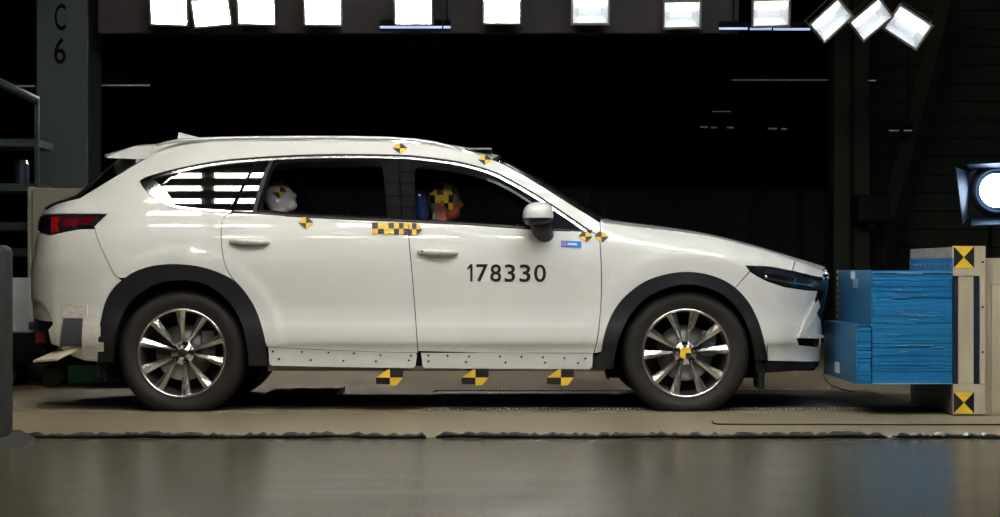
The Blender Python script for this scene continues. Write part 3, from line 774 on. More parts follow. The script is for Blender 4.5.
# hanging targets under the sill
def hung(cx, cy):
    bk = lambda p: at(p[0], p[1], 0.03)
    q = [([(cx - 6, cy - 0.5), (cx + 0.5, cy - 0.5), (cx + 0.5, cy - 9), (cx - 1, cy - 9), (cx - 13.5, cy - 0.5)], 0), ([(cx + 0.5, cy - 9), (cx + 13.5, cy - 9), (cx + 13.5, cy - 0.5), (cx + 0.5, cy - 0.5)], 1),
         ([(cx - 13.5, cy - 0.5), (cx + 0.5, cy - 0.5), (cx + 0.5, cy + 6.5), (cx - 13.5, cy + 6.0)], 1), ([(cx + 0.5, cy - 0.5), (cx + 13.5, cy - 0.5), (cx + 10, cy + 4), (cx + 7, cy + 7.5), (cx + 0.5, cy + 7.5)], 0)]
    q[0] = ([(cx - 13.5, cy - 0.5), (cx - 1, cy - 9), (cx + 0.5, cy - 9), (cx + 0.5, cy - 0.5)], 0)
    vs, fs, fm = [], [], []
    for pts, k in q:
        b = len(vs); n = len(pts)
        A = [bk(p) for p in pts]; area = sum(pts[i][0] * pts[(i + 1) % n][1] - pts[(i + 1) % n][0] * pts[i][1] for i in range(n))
        vs += A + [v + Vector((0, 0.004, 0)) for v in A]
        fs.append(tuple(range(b, b + n))); fm.append(k); fs.append(tuple(range(b + n, b + 2 * n))[::-1]); fm.append(k)
        for i in range(n): fs.append((b + i, b + (i + 1) % n, b + n + (i + 1) % n, b + n + i)); fm.append(k)
    o = mesh_obj('target_plate', vs, fs, None, car, False, ['yellow', 'black'], fm)
    p = at(cx, cy - 9, 0.036)
    adopt(box('target_bracket', (p.x - 0.05, 0.035, p.z - 0.006), (p.x + 0.05, 0.12, p.z - 0.001), 'cladding'), o)
for cx in (389.5, 475, 560.5): hung(cx, 378)
# ---- repairs at the rear bumper
panel('repair_tape', S([(64, 303.5), (88, 304.5), (88, 318), (63, 318)]), 'tape', rear_bumper, off=0.006, thick=0.008, gap=0)
panel('repair_tape', S([(84, 318), (98, 312), (101, 328), (101, 336), (97.5, 338), (98, 360), (83, 358)]), 'tape', rear_bumper, off=0.008, thick=0.008, gap=0)
panel('repair_tape', S([(96, 341), (105, 341.5), (105, 350), (97, 350)]), 'tape', rear_bumper, off=0.024, thick=0.006, gap=0)
panel('repair_tape', S([(50, 330), (57, 322), (62, 322), (60, 345), (53, 343)]), 'tape', rear_bumper, off=0.012, thick=0.008, gap=0)
panel('bumper_plate', S([(64.5, 318), (84, 319), (83, 346), (61, 345.5)]), 'greyplate', rear_bumper, off=0.010, thick=0.008, gap=0)
bl = lambda p, y: at(p[0], p[1], y)
vb = [bl((33, 360.5), 0.18), bl((53, 351.5), 0.20), bl((80, 347), 0.07), bl((57, 358.5), 0.05)]
vb2 = [v - Vector((0, 0, 0.012)) for v in vb]
bb = mesh_obj('rear_bracket_board', vb + vb2, [(0, 1, 2, 3), (7, 6, 5, 4), (0, 4, 5, 1), (1, 5, 6, 2), (2, 6, 7, 3), (3, 7, 4, 0)], 'board', car)
adopt(tube('bracket_stay', [bl((58, 350), 0.12), bl((66, 342), 0.10), bl((70, 333), 0.09)], 0.008, 'greyplate'), bb)
adopt(tube('bracket_stay', [bl((75, 349), 0.10), bl((77, 357), 0.14), bl((70, 352), 0.3)], 0.008, 'greyplate'), bb)
tow = box('tow_frame', (-2.83, 0.35, 0.465), (-2.60, 1.45, 0.515), 'steelblue', car, 0.01)
adopt(box('red_hook', (-2.79, 0.36, 0.385), (-2.72, 0.50, 0.462), 'redplate', None, 0.01), tow)
# ---- wheels
def wheel(name, cx, cz, near=True, hubsticker=False, spin=0.0):
    """near wheels open to -y; built around local origin at wheel centre"""
    R0 = 0.368
    root = empty(name, (0, 0, 0)); root.parent = car
    cy = 0.045 if near else 2 * CY - 0.045; sg = 1 if near else -1
    def Y(y): return cy + sg * y
    tp = [(0.205, 0.262), (0.215, 0.30), (0.216, 0.335), (0.200, 0.357), (0.165, 0.366), (0.112, R0), (0.06, 0.366), (0.026, 0.357), (0.010, 0.340), (0.004, 0.320), (0.003, 0.302), (0.008, 0.283), (0.016, 0.268), (0.020, 0.258)]
    v, f = lathe_y([(sg * y, r * 1.022 if r > 0.27 else r) for y, r in tp], 72, cx, cz, cy)
    vv = []
    for p in v:
        x, y, z = p
        if z < 0.0: z = 0.0
        vv.append((x, y, z))
    ty = mesh_obj('tyre', vv, f, 'rubber', None, True); ty.parent = root
    rp = [(0.019, 0.262), (0.012, 0.260), (0.010, 0.254), (0.014, 0.247), (0.030, 0.243), (0.055, 0.236), (0.10, 0.228), (0.20, 0.225)]
    v, f = lathe_y([(sg * y, r) for y, r in rp], 72, cx, cz, cy)
    rm = mesh_obj('rim', v, f, 'alloy', None, True); rm.parent = root
    if near:
        # paired spokes: each a ridged bar, narrow at the hub and broad at the rim
        for k in range(10):
            pair = k // 2; s2 = -1 if k % 2 == 0 else 1
            ang = math.radians(spin + 72 * pair)
            a0 = ang + s2 * math.radians(15); a1 = ang + s2 * math.radians(16.2)
            P = []
            secs = [(0.045, 0.011, 0.058), (0.09, 0.0135, 0.044), (0.14, 0.018, 0.034), (0.19, 0.0235, 0.026), (0.248, 0.031, 0.018)]
            for i, (r, hw, yd) in enumerate(secs):
                t = i / (len(secs) - 1); a = a0 + (a1 - a0) * t
                e = Vector((math.cos(a), 0, math.sin(a))); tn = Vector((-math.sin(a), 0, math.cos(a))) * s2
                c = Vector((cx, 0, cz)) + e * r
                def q(off, y): v_ = c + tn * off; return (v_.x, Y(y), v_.z)
                P.append([q(-hw, yd + 0.022), q(-hw * 0.85, yd + 0.012), q(hw * 0.05, yd), q(hw, yd + 0.022), q(hw * 0.9, yd + 0.045), q(-hw * 0.9, yd + 0.045)])
            vs_ = [p for s_ in P for p in s_]; n6 = 6; fs_ = []
            for i in range(len(P) - 1):
                for j in range(n6): fs_.append((i * n6 + j, i * n6 + (j + 1) % n6, (i + 1) * n6 + (j + 1) % n6, (i + 1) * n6 + j))
            bm = bmesh.new(); V = [bm.verts.new(p) for p in vs_]
            for q_ in fs_: bm.faces.new([V[i] for i in q_])
            bmesh.ops.recalc_face_normals(bm, faces=bm.faces)
            me = bpy.data.meshes.new('spoke'); bm.to_mesh(me); bm.free(); me.materials.append(M['alloy'])
            o = bpy.data.objects.new('spoke', me); col.objects.link(o); o.parent = root
        hubp = [(0.085, 0.072), (0.066, 0.070), (0.060, 0.062), (0.060, 0.034), (0.054, 0.031), (0.052, 0.028), (0.052, 0.0005)]
        v, f = lathe_y(hubp, 40, cx, cz, cy); hb = mesh_obj('hub', v, f, 'alloy', None, True); hb.parent = root
        v, f = lathe_y([(0.051, 0.026), (0.049, 0.024), (0.049, 0.0005)], 24, cx, cz, cy); hc = mesh_obj('hub_cap', v, f, 'rubber', None, True); hc.parent = root
        for k in range(5):
            a = math.radians(spin + 72 * k)
            v, f = lathe_y([(0.060, 0.016), (0.040, 0.016), (0.038, 0.0125), (0.043, 0.009), (0.044, 0.0005)], 12, cx + 0.052 * math.cos(a), cz + 0.052 * math.sin(a), cy)
            nt_ = mesh_obj('wheel_nut', v, f, 'nut', None, True); nt_.parent = root
        v, f = lathe_y([(0.115, 0.165), (0.10, 0.165), (0.10, 0.07), (0.095, 0.06)], 40, cx, cz, cy); bd = mesh_obj('brake_disc', v, f, 'disc', None, True); bd.parent = root
        bcal = box('brake_caliper', (cx + 0.10, cy + 0.085, cz - 0.02), (cx + 0.185, cy + 0.13, cz + 0.13), 'greyplate', None, 0.012); bcal.parent = root
    v, f = lathe_y([(sg * 0.17, 0.226), (sg * 0.17, 0.0005)], 40, cx, cz, cy); bk = mesh_obj('wheel_back', v, f, 'dark', None, True); bk.parent = root
    if hubsticker:
        y = cy + 0.041; r = 0.033
        A = lambda dx, dz: (cx + dx, y, cz + dz)
        vs_ = [A(0, 0), A(0, r), A(r * .8, r * .9), A(r, 0), A(r * .9, -r * .9), A(0, -r), A(-r * .9, -r * .9), A(-r, 0), A(-r * .8, r * .9)]
        fs_ = [(0, 1, 8, 7), (0, 3, 2, 1), (0, 5, 4, 3), (0, 7, 6, 5)]
        st = mesh_obj('hub_target', vs_, [q_[::-1] for q_ in fs_], None, None, False, ['yellow', 'black'], [0, 0, 1, 0]); st.parent = root
    root.matrix_parent_inverse = Matrix.Translation(car.location).inverted()
    return root
wheel('rear_wheel', WR[0], WR[1], True, False, 4.0)
wheel('front_wheel', WF[0], WF[1], True, True, 22.0)
wheel('rear_wheel', WR[0], WR[1], False)
wheel('front_wheel', WF[0], WF[1], False)
# wheel housings
for cx, cz in (WF, WR):
    for near in (True, False):
        y0, y1 = (0.05, 0.36) if near else (2 * CY - 0.36, 2 * CY - 0.05)
        a = arc((cx, cz), 0.475, 200, -20, 30); vs = [(x, y0, z) for x, z in a] + [(x, y1, z) for x, z in a]; n = len(a)
        fs = [(i, i + 1, n + i + 1, n + i) for i in range(n - 1)] + [tuple((n + i) if near else i for i in range(n))]
        mesh_obj('wheel_housing', vs, fs, 'liner', car, False)
# underbody
box('underbody', (-1.36, 0.36, 0.22), (1.0, 2 * CY - 0.36, 0.36), 'under', car, 0.02)
box('rear_subframe', (-2.70, 0.40, 0.25), (-1.365, 2 * CY - 0.40, 0.36), 'dark', car, 0.02)
box('front_subframe', (1.005, 0.36, 0.22), (1.90, 2 * CY - 0.36, 0.36), 'dark', car, 0.02)
box('underbody_side', (-1.36, 0.075, 0.235), (0.62, 0.36, 0.36), 'under', car, 0.01)
box('underbody_side', (-1.36, 2 * CY - 0.36, 0.235), (0.62, 2 * CY - 0.075, 0.36), 'under', car, 0.01)
box('front_deflector', (1.51, 0.10, 0.13), (1.55, 0.30, 0.26), 'cladding', car, 0.008)
box('mud_flap', (-2.36, 0.08, 0.20), (-2.33, 0.26, 0.36), 'cladding', car, 0.005)
# cabin
box('firewall', (0.62, 0.15, 0.30), (0.66, 1.69, 1.02), 'dark', car)
bm = box_bm((0.12, 0.16, 0.66), (0.62, 1.68, 1.03), 0.06)
bm_obj('dashboard', bm, 'interior', car, True, 40)
box('cabin_floor', (-2.6, 0.2, 0.36), (0.62, 1.64, 0.40), 'interior', car)
box('luggage_floor', (-2.66, 0.2, 0.40), (-2.0, 1.64, 0.80), 'interior', car, 0.03)
bm = bmesh.new()
v, f = [], []
sw = Matrix.Translation((0.02, 0.55, 0.93)) @ Matrix.Rotation(math.radians(-62), 4, 'Y')
for i in range(32):
    for j in range(8):
        a = 2 * math.pi * i / 32; b = 2 * math.pi * j / 8
        v.append(sw @ Vector(((0.18 + 0.015 * math.cos(b)) * math.cos(a), (0.18 + 0.015 * math.cos(b)) * math.sin(a), 0.015 * math.sin(b))))
for i in range(32):
    for j in range(8): f.append((i * 8 + j, ((i + 1) % 32) * 8 + j, ((i + 1) % 32) * 8 + (j + 1) % 8, i * 8 + (j + 1) % 8))
stw = mesh_obj('steering_wheel', v, f, 'interior', car, True)
adopt(tube('steering_column', [sw @ Vector((0, 0, 0.02)), sw @ Vector((0, 0, -0.25))], 0.04, 'interior'), stw)
def rbox(name, size, mtx, m, parent, bevel=0.05):
    bm = box_bm((-size[0] / 2, -size[1] / 2, -size[2] / 2), (size[0] / 2, size[1] / 2, size[2] / 2), bevel, seg=3)
    bmesh.ops.transform(bm, matrix=mtx, verts=bm.verts)
    return bm_obj(name, bm, m, parent, True, 50)
def seat(x, y, hx, hz, tilt=-14, hm='seat', wide=0.48):
    cush = rbox('seat_cushion', (0.50, wide, 0.16), Matrix.Translation((x + 0.22, y, 0.50)) @ Matrix.Rotation(math.radians(-8), 4, 'Y'), 'seat', car)
    adopt(rbox('seat_back', (0.14, wide - 0.02, 0.62), Matrix.Translation((x - 0.11, y, 0.80)) @ Matrix.Rotation(math.radians(tilt), 4, 'Y'), 'seat', None, 0.06), cush)
    hr = adopt(rbox('headrest', (0.095, 0.26, 0.20), Matrix.Translation((hx, y, hz)) @ Matrix.Rotation(math.radians(tilt + 6), 4, 'Y'), hm, None, 0.045), cush)
    for s in (-0.06, 0.06):
        adopt(tube('headrest_post', [Vector((hx - 0.01, y + s, hz - 0.08)), Vector((x - 0.17, y + s, 1.06))], 0.007, 'chrome'), cush)
seat(-0.36, 0.52, -0.485, 1.215, hm='film')
seat(-0.40, 1.32, -0.56, 1.20)
seat(-1.34, 0.52, -1.54, 1.20)
seat(-1.20, 1.26, -1.305, 1.335, hm='filmgleam')
# interior mirror pillar trims seen through the cabin
loft('headliner', [Vector((x, 0.33, 1.545)) for x in (-2.0, -1.2, -0.4, -0.05)], 'interior', car, lambda s: 0, lambda s: 0.04, 2.2)

# ------------------------------------------------------------------ hall: gantries, column, curtain, right-hand steelwork
gantry = tag(box('lighting_gantry', (-3.60, 5.58, 2.95), (2.14, 5.74, 4.0), 'gantry'), 'dark brown beam carrying the row of floodlights', 'gantry')
for gx in (-3.2, -1.5, 1.8):
    tube('gantry_hanger', [Vector((gx, 5.66, 3.98)), Vector((gx, 5.66, 8.0))], 0.03, 'housing', gantry)
# column with stencilled bay mark
cl = at(36, 0, 5.8); cr = at(100, 0, 5.8)
column = tag(empty('steel_column', ((cl.x + cr.x) / 2, 6.05, 0)), 'grey-green painted column stencilled C6 behind the rear of the car', 'column')
wx = cr.x - cl.x
cr = at(88, 0, 5.8)
box('column_shaft', (cl.x, 5.80, 0), (cr.x, 6.34, 7.9), 'column', column, 0.012)
def flat_text(body, x0, x1, y0, y1, depth, m, parent, name):
    v, f = text_mesh(body, 0.012); ax = min(p.x for p in v); bx = max(p.x for p in v); ay = min(p.y for p in v); by = max(p.y for p in v)
    vs = [at(x0 + (p.x - ax) / (bx - ax) * (x1 - x0), y1 - (p.y - ay) / (by - ay) * (y1 - y0), depth) for p in v]
    return mesh_obj(name, vs, f, m, parent)
flat_text('C', 54.5, 66, 3.5, 30.5, 5.796, 'ink', column, 'stencil_letter')
flat_text('6', 54, 66, 37.5, 64, 5.796, 'ink', column, 'stencil_number')
# curtain
def curtain(name, xa, xb, y, z0, z1, seed):
    rnd = random.Random(seed); vs, fs = [], []; n = int((xb - xa) / 0.02); ph = 0
    for i in range(n + 1):
        x = xa + (xb - xa) * i / n; ph += 0.16 + 0.10 * rnd.random()
        yy = y + 0.05 * math.sin(ph) + 0.02 * math.sin(2.3 * ph + 1)
        for k in range(5): vs.append((x + 0.01 * math.sin(ph * 0.7 + k), yy * 1.0, z0 + (z1 - z0) * k / 4))
    for i in range(n):
        for k in range(4): fs.append((i * 5 + k, (i + 1) * 5 + k, (i + 1) * 5 + k + 1, i * 5 + k + 1))
    o = mesh_obj(name, vs, fs, 'curtain', None, True); md = o.modifiers.new('solid', 'SOLIDIFY'); md.thickness = 0.006
    return o
ct = curtain('black_curtain', -4.3, 3.82, 10.0, 0.0, 1.74, 3)
tag(ct, 'low black pleated curtain standing behind the car', 'curtain')
adopt(tube('curtain_rail', [Vector((-4.3, 10.0, 1.76)), Vector((3.82, 10.0, 1.76))], 0.02, 'dark'), ct)
# steel upright, boarded wall and diagonal brace on the right
up = tag(empty('steel_upright', (3.9, 9.2, 0)), 'dark green steel upright between the curtain and boarded wall', 'column')
a0 = at(834, 0, 9.0).x; a1 = at(850, 0, 9.0).x; a2 = at(854, 0, 9.0).x; a3 = at(870, 0, 9.0).x
box('flange', (a0, 9.0, 0), (a1, 9.35, 7.9), 'greenwall', up, 0.01)
box('web', (a1, 9.12, 0), (a2, 9.2, 7.9), 'greenwall', up)
box('flange', (a2, 9.0, 0), (a3, 9.35, 7.9), 'greenwall', up, 0.01)
wr = tag(box('wall_right', (4.35, 10.6, 0), (12, 10.8, 7.9), 'void'), kind='structure')
for k in range(22):
    z = 0.02 + k * 0.215
    o = box('wall_board', (4.36, 10.555 + 0.006 * (k % 3), z), (6.6, 10.595, z + 0.205), 'greenwall', None, 0.004); adopt(o, wr)
p0 = at(950, -4, 9.6); p1 = at(905, 170, 9.6); p2 = p1 + (p1 - p0) * 0.9
br = tag(mesh_obj('diagonal_brace', *tube_mesh([p0, p1, p2], 0.13, 4, 1.0), 'greenwall'), 'dark sloping steel brace against the boarded wall', 'brace')
bxp = at(858, 195, 8.6); bxq = at(890, 222, 8.6)
jb = tag(box('junction_box', (bxp.x, 8.6, bxq.z), (bxq.x, 8.98, bxp.z), 'dark', None, 0.02), 'small black box mounted beside the dark green steel upright', 'box')
adopt(tube('conduit', [Vector(((bxp.x + bxq.x) / 2 + 0.1, 8.8, bxq.z)), Vector(((bxp.x + bxq.x) / 2 + 0.1, 8.8, 0.0))], 0.025, 'dark'), jb)
# far tube lights
def tube_light(px0, px1, py, y, m, label, r=0.02):
    a = at(px0, py, y); b = at(px1, py, y)
    t = tag(empty('tube_light', ((a.x + b.x) / 2, y, a.z + 0.05)), label, 'light', 'cold tube lights far back in the dark hall')
    v, f = tube_mesh([a, b], r, 8); mesh_obj('lamp_tube', v, f, m, t, True)
    box('fitting', (a.x - 0.002, y - 0.03, a.z + r * 1.2), (b.x + 0.002, y + 0.03, a.z + r * 1.2 + 0.05), 'dark', t)
    tube('suspension_rod', [Vector(((a.x + b.x) / 2, y, a.z + 0.06)), Vector(((a.x + b.x) / 2, y, 8.0))], 0.006, 'dark', t)
tube_light(380, 442, 27.2, 5.5, 'tube', 'bluish tube light glowing just under the brown gantry', 0.011)
tube_light(443.5, 450.5, 27.2, 5.5, 'tube', 'very short bluish tube light under the brown gantry', 0.011)
tube_light(719, 747.5, 28.6, 5.5, 'tube', 'bluish tube light left of the junction under the last upright floodlight', 0.010)
tube_light(750, 771.5, 28.9, 5.5, 'tube', 'short bluish tube light under the last upright floodlight', 0.010)
tube_light(773.5, 810, 29.2, 5.5, 'tube', 'bluish tube light running towards the tilted floodlights', 0.010)
tube_light(732, 828, 80, 13, 'tubedim', 'long faint tube light in the dark beside the green upright', 0.008)
tube_light(868, 876, 80.5, 8.9, 'tubedim', 'tiny faint tube light right of the green upright', 0.007)
tube_light(14, 35, 86, 7.0, 'tubedim', 'faint tube light seen left of the C6 column', 0.009)
tube_light(100.5, 150, 85.3, 7.0, 'tubedim', 'faint tube light seen right of the C6 column', 0.008)
for (x0, x1, py) in [(700, 708, 127), (711, 717, 127.5), (727, 734, 127.5), (768, 777, 128.7), (781, 787, 129)]:
    tube_light(x0, x1, py, 12.6, 'tubedim', 'tiny faint tube light, one of a spaced trio in the dark above the hood' if x0 < 760 else 'tiny faint tube light, one of a close pair between hood and green upright', 0.012)
tube_light(712, 731, 111.5, 12.3, 'tubedim', 'faint tube light above the spaced trio of tiny ones', 0.007)
for (x0, x1) in [(889, 899), (904, 912)]:
    tube_light(x0, x1, 130.5, 9.2, 'tubedim', 'tiny faint tube light against the boarded wall', 0.008)

# ------------------------------------------------------------------ floodlights
def flood_parts(root, glow, open_look):
    W_, H_, Dp = 0.40, 0.30, 0.16
    w2, h2 = W_ / 2, H_ / 2
    # frame: front ring facing local -Y
    bm = bmesh.new()
    for lo, hi in [((-w2, -0.015, h2 - 0.022), (w2, 0.015, h2)), ((-w2, -0.015, -h2), (w2, 0.015, -h2 + 0.022)), ((-w2, -0.015, -h2 + 0.022), (-w2 + 0.022, 0.015, h2 - 0.022)), ((w2 - 0.022, -0.015, -h2 + 0.022), (w2, 0.015, h2 - 0.022))]:
        box_bm(lo, hi, 0, bm)
    parts = [('frame', bm, 'lampframe')]
    bm = bmesh.new()   # housing shell: tapering box, open at the front
    A = [bm.verts.new((sx * (w2 - 0.008), 0.012, sz * (h2 - 0.008))) for sx, sz in ((-1, -1), (1, -1), (1, 1), (-1, 1))]
    B = [bm.verts.new((sx * (w2 - 0.06), Dp, sz * (h2 - 0.06))) for sx, sz in ((-1, -1), (1, -1), (1, 1), (-1, 1))]
    for i in range(4): bm.faces.new((A[i], A[(i + 1) % 4], B[(i + 1) % 4], B[i]))
    bm.faces.new(B)
    parts.append(('housing', bm, 'housing'))
    bm = bmesh.new()   # reflector walls
    A = [bm.verts.new((sx * (w2 - 0.02), 0.004, sz * (h2 - 0.02))) for sx, sz in ((-1, -1), (1, -1), (1, 1), (-1, 1))]
    B = [bm.verts.new((sx * (w2 - 0.085), Dp - 0.03, sz * (h2 - 0.085))) for sx, sz in ((-1, -1), (1, -1), (1, 1), (-1, 1))]
    for i in range(4): bm.faces.new((A[i], A[(i + 1) % 4], B[(i + 1) % 4], B[i]))
    parts.append(('reflector', bm, 'reflector' if open_look else glow))
    bm = bmesh.new()   # lamp plate
    B = [bm.verts.new((sx * (w2 - 0.085), Dp - 0.031, sz * (h2 - 0.085))) for sx, sz in ((-1, -1), (1, -1), (1, 1), (-1, 1))]
    bm.faces.new(B)
    parts.append(('lamp_plate', bm, 'lampdim' if open_look else glow))
    if open_look:
        v, f = tube_mesh([Vector((-w2 + 0.07, 0.07, 0.05)), Vector((w2 - 0.07, 0.07, 0.05))], 0.034, 10)
        bm = bmesh.new(); V = [bm.verts.new(q) for q in v]
        for q in f: bm.faces.new([V[i] for i in q])
        parts.append(('lamp_tube', bm, glow))
    bm = bmesh.new()   # yoke
    for s in (-1, 1): box_bm((s * (w2 - 0.03) - 0.006, 0.09, -0.03), (s * (w2 - 0.03) + 0.006, 0.12, h2 + 0.02), 0, bm)
    box_bm((-w2 + 0.02, 0.09, h2 + 0.02), (w2 - 0.02, 0.12, h2 + 0.03), 0, bm)
    parts.append(('yoke', bm, 'housing'))
    for nm, b_, m_ in parts:
        bmesh.ops.recalc_face_normals(b_, faces=b_.faces)
        me = bpy.data.meshes.new(nm); b_.to_mesh(me); b_.free(); me.materials.append(M[m_])
        o = bpy.data.objects.new(nm, me); col.objects.link(o); o.parent = root
def copy_thing(src):
    r = src.copy(); col.objects.link(r)
    for ch in src.children:
        c_ = ch.copy(); col.objects.link(c_); c_.parent = r
    return r
proto_b = empty('floodlight'); flood_parts(proto_b, 'lamp', False)
proto_o = empty('floodlight'); flood_parts(proto_o, 'lampopen', True)
proto_n = empty('floodlight'); flood_parts(proto_n, 'bank', False)
proto_w = empty('floodlight'); flood_parts(proto_w, 'bankwarm', False)
proto_c = empty('floodlight'); flood_parts(proto_c, 'bankcool', False)
ORD = ['first', 'second', 'third', 'fourth', 'fifth', 'sixth', 'seventh', 'eighth', 'ninth']
LY = 5.3; LK = (D + LY) / (D + 7.1)
row = [(169, 11.5, 2), (211.5, 12.5, -5), (256.5, 11, 1), (323, 11.5, 1), (413.5, 11, 0), (502, 10, 0), (590.5, 10.5, 0), (682, 14.5, -1), (771, 13, -2)]
used = {}
def take(p):
    if id(p) in used: return copy_thing(p)
    used[id(p)] = 1; return p
for i, (px, py, roll) in enumerate(row):
    o = take(proto_o if i >= 6 else proto_b); c = at(px, py, LY)
    o.location = c; o.rotation_euler = (math.radians(20), math.radians(roll), 0); o.scale = (0.96 * LK, 0.96 * LK, 0.96 * LK)
    tag(o, 'upright white floodlight, %s from the C6 column in the overhead row' % ORD[i], 'floodlight', 'floodlights in the overhead row')
tl_lab = ['tilted floodlight next to the last upright one in the overhead row', 'middle one of the three tilted floodlights', 'outermost tilted floodlight, leaning the other way']
for i, (px, py, roll) in enumerate([(831, 20.5, -43), (871, 19.5, -40), (908, 27, 33)]):
    o = take(proto_o); c = at(px, py, LY + 0.45 * i); k_ = (D + LY + 0.45 * i) / (D + 7.1)
    o.location = c; o.rotation_euler = (math.radians(14), math.radians(roll), 0); o.scale = (k_, k_, k_ * (0.86 if i < 2 else 1.0))
    tag(o, tl_lab[i], 'floodlight', 'floodlights in the overhead row')
arm = tag(mesh_obj('light_arm', *tube_mesh([Vector((2.20, 5.66, 3.7)), Vector((3.9, 6.6, 3.6))], 0.05, 8), 'gantry'), 'dark arm behind the tilted floodlights at the gantry end', 'beam')
# the same lamps in a bank above the near side of the car, out of the frame
BC = Vector((0, -3.0, 4.85)); TV = Vector((0, 0.76, 0.65))
for cxl in BANK_X:
    for r_ in range(4):
        o = take(proto_w if cxl < -2 else proto_n if cxl < 0 else proto_c); c = BC + TV * ((r_ - 1.5) * 0.40)
        o.location = (cxl, c.y, c.z); o.rotation_euler = (math.radians(128), 0, 0); o.scale = (1.3, 1, 0.56)
        tag(o, 'floodlight in the bank hung over the near side of the car', 'floodlight', 'floodlights over the near side of the car')
for i in range(7):   # lower front row of the same bank, further out over the camera side
    o = take(proto_w if i < 2 else proto_n if i < 3 else proto_c)
    o.location = (-2.6 + 0.95 * i, -6.4, 4.7); o.rotation_euler = (math.radians(150), 0, 0); o.scale = (1.5, 1, 1.0)
    tag(o, 'floodlight in the single row hung high in front of the car flank', 'floodlight', 'floodlights over the near side of the car')
t = tag(mesh_obj('lamp_truss', *tube_mesh([Vector((-3.4, -6.62, 4.88)), Vector((3.8, -6.62, 4.88))], 0.025, 8), 'housing'), 'dark truss pipe carrying the single row of floodlights', 'truss')
for gx in (-3.0, 0.2, 3.4): tube('hanger', [Vector((gx, -6.62, 4.88)), Vector((gx, -6.62, 8.0))], 0.012, 'housing', t)
for r_ in range(4):
    c = BC + TV * ((r_ - 1.5) * 0.40) - Vector((0, 0.62, -0.78)) * 0.24
    t = tag(mesh_obj('lamp_truss', *tube_mesh([Vector((-5, c.y, c.z)), Vector((4.5, c.y, c.z))], 0.025, 8), 'housing'), 'dark truss pipe carrying the bank of floodlights', 'truss', 'pipes of the near lamp bank')
    for gx in (-4.6, 0, 4.2): tube('hanger', [Vector((gx, c.y, c.z)), Vector((gx, c.y, 8.0))], 0.012, 'housing', t)

# ------------------------------------------------------------------ spotlight with barn doors on a stand
SY = 3.0
lc = at(996, 190.5, SY)
spot = tag(empty('spotlight', (lc.x, SY + 0.15, 0)), 'round spotlight with open blue-lit barn doors on a stand behind the crash barrier', 'spotlight')
k_ = (D + SY) / F
def sp(dx, dy, y): return Vector((lc.x + dx * k_, y, lc.z - dy * k_))
def lathe_m(name, prof, m, n=40):
    v, f = lathe_y(prof, n, lc.x, lc.z, SY); return mesh_obj(name, v, f, m, spot, True)
lathe_m('barrel', [(0.0, 0.20), (0.30, 0.19), (0.34, 0.15), (0.36, 0.001)], 'barn')
lathe_m('front_plate', [(-0.005, 0.15), (-0.005, 0.205), (0.01, 0.205)], 'dark')
lathe_m('lens_ring', [(-0.008, 0.150), (-0.03, 0.158), (-0.03, 0.168), (-0.008, 0.176)], 'barn')
lathe_m('lens', [(-0.01, 0.126), (-0.02, 0.10), (-0.028, 0.06), (-0.03, 0.0005)], 'fresnel')
def door_quad(pts, name='barn_door'):
    a = [Vector(p) for p in pts]; n = (a[1] - a[0]).cross(a[2] - a[0]).normalized() * 0.004
    vs = [p + n for p in a] + [p - n for p in a]
    mesh_obj(name, vs, [(0, 1, 2, 3), (7, 6, 5, 4), (0, 4, 5, 1), (1, 5, 6, 2), (2, 6, 7, 3), (3, 7, 4, 0)], 'barn', spot)
door_quad([sp(-27, -18, SY), sp(-46, -22, SY - 0.16), sp(-39, 34, SY - 0.16), sp(-27, 26, SY)])
door_quad([sp(-26, -21, SY), sp(26, -21, SY), sp(34, -29, SY - 0.14), sp(-34, -25, SY - 0.14)])
door_quad([sp(-24, 28, SY), sp(24, 28, SY), sp(32, 33, SY - 0.14), sp(-30, 36, SY - 0.14)])
door_quad([sp(27, -18, SY), sp(27, 26, SY), sp(40, 34, SY - 0.16), sp(44, -22, SY - 0.16)])
tube('stand_pole', [Vector((lc.x, SY + 0.18, lc.z - 0.2)), Vector((lc.x, SY + 0.18, 0.05))], 0.02, 'dark', spot)
for a in (90, 210, 330):
    e = Vector((math.cos(math.radians(a)), math.sin(math.radians(a)), 0))
    tube('stand_leg', [Vector((lc.x, SY + 0.18, 0.45)), Vector((lc.x, SY + 0.18, 0.012)) + e * 0.32], 0.012, 'dark', spot)

# ------------------------------------------------------------------ deformable barrier and its mount
BY = -0.25; sc = (D + BY) / F
X = lambda px: (px - 500) * sc
Z = lambda py: H + (HZ - py) * sc
YF = BY + 1.0
odb = tag(empty('deformable_barrier', (X(910), BY + 0.5, Z(384))), 'blue layered aluminium honeycomb crash barrier in front of the car nose', 'barrier')
rnd = random.Random(5)
def layers(name, x0, x1, z0, z1, n, parent):
    bm = bmesh.new(); z = z0
    hs = [0.6 + rnd.random() for _ in range(n)]; s_ = (z1 - z0) / sum(hs)
    for h_ in hs:
        j = rnd.random() * 0.007
        box_bm((x0 + rnd.random() * 0.002, BY + j, z), (x1 - rnd.random() * 0.003, YF - j, z + h_ * s_ * (0.96 - 0.12 * (rnd.random() < 0.25))), 0, bm)
        z += h_ * s_
    return bm_obj(name, bm, 'odb', parent)
core = layers('honeycomb_block', X(872), X(952.5), Z(384), Z(270.5), 44, odb)
for k in range(26):   # torn bright sheet edges on the near face
    z = Z(384) + (Z(270.5) - Z(384)) * rnd.random(); xa = X(874) + rnd.random() * 0.33; ln = 0.03 + 0.12 * rnd.random()
    adopt(box('sheet_edge', (xa, BY - 0.003, z), (min(xa + ln, X(952)), BY + 0.008, z + 0.0025), 'odbedge'), core)
